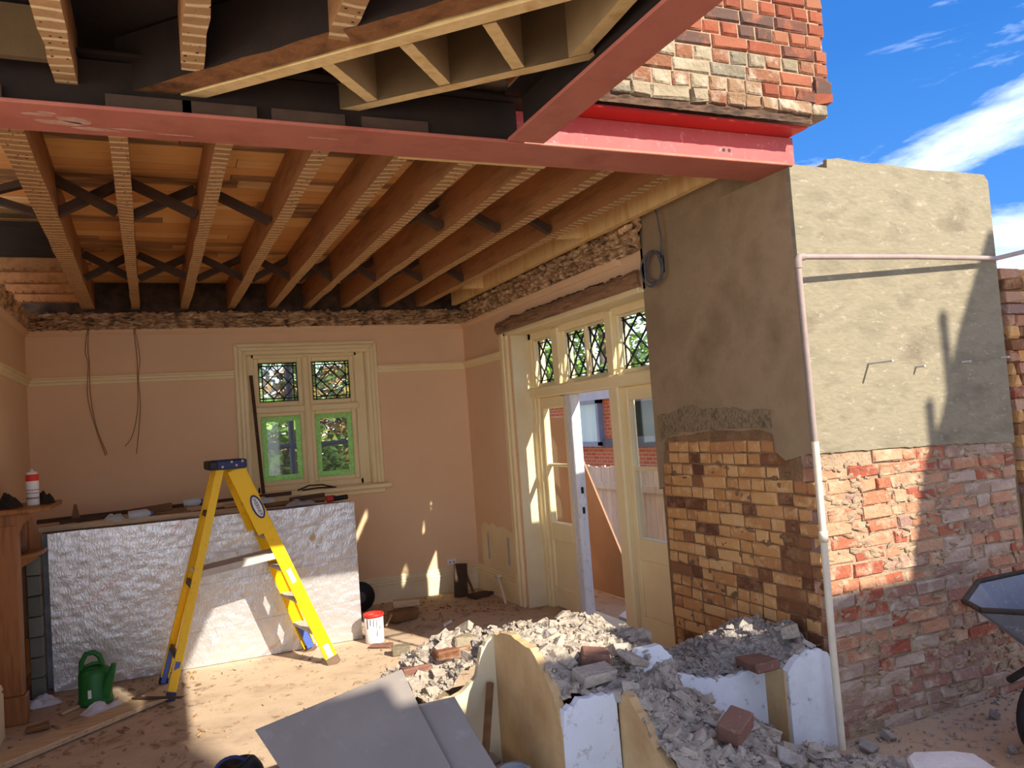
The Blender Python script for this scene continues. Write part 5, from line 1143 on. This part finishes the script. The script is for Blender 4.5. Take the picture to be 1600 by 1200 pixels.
mb = MB(); mb.lathe([(.12, -.035), (.17, -.03), (.18, 0), (.17, .03), (.12, .035)], 26); mb.v = [(3.42+v[0], 2.32+v[2], .18+v[1]) for v in mb.v]; w_ = mb.build('wheel', 'black', wb)
mb = MB(); mb.lathe([(0, -.03), (.12, -.012), (.12, .012), (0, .03)], 20); mb.v = [(3.42+v[0], 2.32+v[2], .18+v[1]) for v in mb.v]; mb.build('hub', 'barrow_rust', w_)

# loose pieces on the ground at the lower right
mb = MB(); mb.prism([(2.71, 2.42, 0), (2.80, 2.53, 0), (2.86, 2.55, 0), (3.0, 2.47, 0), (3.05, 2.40, 0), (2.98, 2.22, 0), (2.80, 2.15, 0)], (0, 0, .085)); o = one('plaster_block', mb, 'white_block', 'white plaster block on the ground at the lower right', 'block'); bevel(o, .01)
mb = MB(); mb.prism([(2.52, 2.72, 0), (2.66, 2.78, 0), (2.73, 2.73, 0), (2.66, 2.62, 0), (2.54, 2.62, 0)], (0, 0, .035)); o = one('plaster_block', mb, 'cream_white', 'flat cream plaster piece at the foot of the white wall', 'plaster piece')
for k, (x, y, s, m, lab) in enumerate(((2.86, 2.79, .032, 'stone', 'dark grey stone on the ground near the white block'), (3.04, 2.84, .026, 'stone', 'upright dark stone on the ground by the brick wall'), (3.65, 2.75, .024, 'stone', 'flat pale stone on the brown ground in front of the wheelbarrow'), (2.74, 2.74, .014, 'rubble', 'pale pebble at the foot of the pipe'), (3.36, 2.46, .016, 'rubble', 'small buff pebble on the bare ground'), (2.90, 2.88, .014, 'stone', 'small dark pebble below the brick wall'))):
    lump(x, y, s*.55, (s*1.4, s, s*.8), m, lab, 'stone', name='ground_stone')
mb = MB()
for k in range(700):
    x, y = random.uniform(2.6, 4.3), random.uniform(2.0, 2.93); 
    if random.random() < (y-1.9): s = random.uniform(.003, .010); mb.chunk((x, y, .004), (s, s, s*.6))
o = mb.build('ground_grit', 'rubble'); o['kind'] = 'stuff'; tag(o, 'grit and crumbs along the foot of the brick wall', 'grit')

# ================================================================== BEYOND THE OPENINGS
fe = thing('garden_fence', (4.5, 7.5, 0), 'weathered vertical board fence outside the french doors', 'fence')
yy = 4.6
while yy < 10.2:
    w = random.uniform(.085, .105); mb = MB(); h = 1.05+random.uniform(-.02, .02)
    mb.box((4.50, yy, -.06), (4.52, yy+w-.008, h), jit=.003); mb.build('slat', 'fence', fe); yy += w
for z, hh in ((.80, .07), (.08, .07)):
    mb = MB(); mb.box((4.455, 4.6, z), (4.5, 10.2, z+hh)); mb.build('rail', 'fence', fe)
for yy in (5.6, 7.9): 
    mb = MB(); mb.box((4.53, yy, -.06), (4.62, yy+.09, 1.0)); mb.build('post', 'fence', fe)
mb = MB(); mb.prism([(3.66, 7.064, 1.617), (3.68, 6.886, 1.312), (3.72, 6.13, .144), (3.74, 6.10, -.05), (3.74, 7.6, -.05), (3.66, 7.5, 1.64)], (.018, 0, 0)); one('leaning_hardboard', mb, 'sheet_brown', 'large brown hardboard sheet leaning outside the doorway', 'board sheet')
mb = MB(); mb.prism([(3.2, 5.05, -.02), (3.22, 5.55, -.02), (3.45, 5.75, -.02), (3.6, 5.2, -.02)], (0, 0, .05)); one('plaster_slab', mb, 'white_block', 'white slab lying on the ground outside the doorway', 'slab')
nh = thing('brick_house', (9, 16, 0), 'orange brick house with blue grey window beyond the fence', 'house')
mb = MB(); mb.box((9.0, 10, -.3), (13, 15.55, 2.2)); mb.box((9.0, 16.95, -.3), (13, 22, 2.2)); mb.box((9.0, 15.55, -.3), (13, 16.95, .98)); mb.box((9.3, 15.5, .9), (13, 17, 2.2)); mb.build('wall', 'far_brick', nh)
mb = MB(); mb.box((8.85, 10, 1.98), (13.2, 22, 2.42)); mb.build('fascia', 'slate', nh)
mb = MB(); mb.box((8.80, 10, 2.42), (13.4, 22, 2.50)); mb.build('roof', 'lintel', nh)
mb = MB(); mb.box((8.92, 12.0, .93), (9.02, 15.55, 1.10)); mb.build('lintel', 'lintel', nh)
f_ = []
wi = None
mb = MB()
for b in (((8.86, 15.5, .96), (9.06, 15.6, 1.98)), ((8.86, 16.88, .96), (9.06, 16.98, 1.98)), ((8.86, 15.5, .94), (9.06, 16.98, 1.04)), ((8.86, 15.5, 1.90), (9.06, 16.98, 1.98))): mb.box(*b)
wi = mb.build('window', 'upvc', nh)
mb = MB(); mb.box((8.95, 15.58, 1.02), (8.96, 16.9, 1.92)); mb.build('pane', mat('curtained_pane', [S(150, 190, 196), S(176, 206, 206)], 1.2, .15, 0, 20, stretch=(1, 3, .3)), wi)
mb = MB()
for b in (((8.9, 14.5, 1.1), (9.0, 14.56, 1.9)), ((8.9, 13.2, 1.1), (9.0, 13.26, 1.9)), ((8.9, 13.2, 1.86), (9.0, 14.56, 1.92)), ((8.9, 13.2, 1.08), (9.0, 14.56, 1.14))): mb.box(*b)
w2 = mb.build('window', 'lintel', nh)
mb = MB(); mb.box((8.98, 13.24, 1.1), (8.99, 14.52, 1.9)); mb.build('pane', 'soot', w2)

def leafy(name, c, rad, n, size, mats, label, trunk=None, cat='tree'):
    t = thing(name, (c[0], c[1], -.3), label, cat)
    for mi, m in enumerate(mats):
        mb = MB(); k = 0
        while k < n//len(mats):
            p = Vector((random.uniform(-1, 1), random.uniform(-1, 1), random.uniform(-1, 1)))
            if p.length > 1 or p.length < .35: continue
            q = Vector((c[0]+p.x*rad[0], c[1]+p.y*rad[1], c[2]+p.z*rad[2]))
            if ns(q.x, q.y, q.z, 1.6/min(rad)) < -.12: k += .5; continue
            a = Vector((random.uniform(-1, 1), random.uniform(-1, 1), random.uniform(-.6, .6))).normalized(); b = a.cross(Vector((random.uniform(-1, 1), random.uniform(-1, 1), 1))).normalized(); s = size*random.uniform(.6, 1.3)
            mb.add([q-a*s, q+b*s*.45, q+a*s, q-b*s*.45], [(0, 1, 2, 3)]); k += 1
        o = mb.build('foliage', m, t, fixn=False); o['kind'] = 'stuff'
    mb = MB(); mb.tube([(c[0], c[1], -.35), (c[0]+.05, c[1], c[2]*.5), (c[0]-.05, c[1], c[2]+rad[2]*.5)], [.09*rad[2], .06*rad[2], .02], 8)
    for k in range(9):
        a = random.uniform(0, 6.28); z = lerp(.3, c[2], random.random()); mb.tube([(c[0], c[1], z), (c[0]+rad[0]*.7*math.cos(a), c[1]+rad[1]*.7*math.sin(a), z+rad[2]*.6)], [.025, .01], 5)
    mb.build('trunk', 'bark', t)
leafy('garden_shrub', (1.25, 10.6, .9), (1.0, .7, 1.3), 6500, .085, ['leaf', 'leaf'], 'bright green shrub seen through the left lower window light')
leafy('garden_shrub', (2.65, 11.6, 1.3), (1.0, .8, 1.6), 5500, .08, ['leaf_autumn', 'leaf_dark'], 'brown autumn shrub seen through the right lower window light')
leafy('garden_shrub', (2.25, 9.7, .85), (.38, .3, .35), 700, .035, ['leaf_yellow', 'leaf_yellow'], 'low yellow leaved shrub below the brown one')
leafy('garden_tree', (2.4, 16.5, 2.6), (5.0, 2.0, 3.2), 15000, .15, ['leaf_dark', 'leaf_autumn'], 'tall mixed tree behind the shrubs beyond the back window')
leafy('garden_tree', (18.5, 31.5, 5.5), (5.0, 3.5, 4.4), 9500, .2, ['leaf_dark', 'leaf'], 'tall dark tree far behind the brick house')
leafy('garden_tree', (11.2, 25.8, 3.2), (3.2, 3.2, 2.6), 5200, .17, ['leaf', 'leaf_dark'], 'green tree behind the brick house')
leafy('garden_tree', (17.0, 20.0, 4.4), (3.2, 3.2, 2.8), 3600, .18, ['leaf_dark', 'leaf'], 'dark tree behind the right part of the brick house')
gf = thing('steel_frame', (1.4, 9.0, 0), 'dark blue steel tube frame standing outside the back window', 'tube frame')
for x, a, b in ((1.30, -.3, 2.7), (2.02, -.3, 2.7)):
    mb = MB(); mb.tube([(x, 9.0, a), (x, 9.0, b)], .032, 10); mb.build('upright', 'scaffold', gf)
for z in (1.525, 1.84):
    mb = MB(); mb.tube([(.6, 9.0, z), (2.3, 9.0, z)], .028, 10); mb.build('crossbar', 'scaffold', gf)

# added unseen behind the viewer: far tower and near gable, shaped to cast shade
ne = thing('shade_tower', (5, -12.5, 0), 'unseen tall narrow pale tower added far behind the viewer to shade the floor', 'house')
mb = MB(); mb.box((4.2, -13.2, -.1), (5.73, -12.0, 13.2)); mb.build('wall', 'pale_occluder', ne)
mb = MB(); mb.prism([(4.1, -13.3, 13.2), (5.83, -13.3, 13.2), (4.965, -13.3, 13.9)], (0, 1.4, 0)); mb.build('roof', 'lintel', ne)
go = thing('shadow_outbuilding', (4, -1.5, 0), 'unseen pale gabled building added close behind the viewer to cast the wall shadow', 'outbuilding')
mb = MB(); mb.box((2.19, -1.62, -.1), (4.94, -1.5, 3.54)); mb.box((2.19, -1.6, 3.54), (2.40, -1.52, 3.68)); mb.box((3.47, -1.6, 3.54), (4.21, -1.52, 3.76)); mb.build('wall', 'pale_occluder', go)
mb = MB(); mb.prism([(4.893, -1.5, -.1), (4.893, -1.5, 3.557), (5.043, -1.5, 4.10), (5.213, -1.5, 4.377), (5.393, -1.5, 4.80), (5.693, -1.5, 5.32), (6.3, -1.5, 5.32), (6.3, -1.5, -.1)], (0, -.12, 0)); mb.build('gable', 'pale_occluder', go)
for x, z in ((5.125, 4.44), (5.29, 4.90)):
    mb = MB(); mb.tube([(x, -1.56, z-.5), (x, -1.56, z)], .035, 8); mb.build('finial', 'lintel', go)
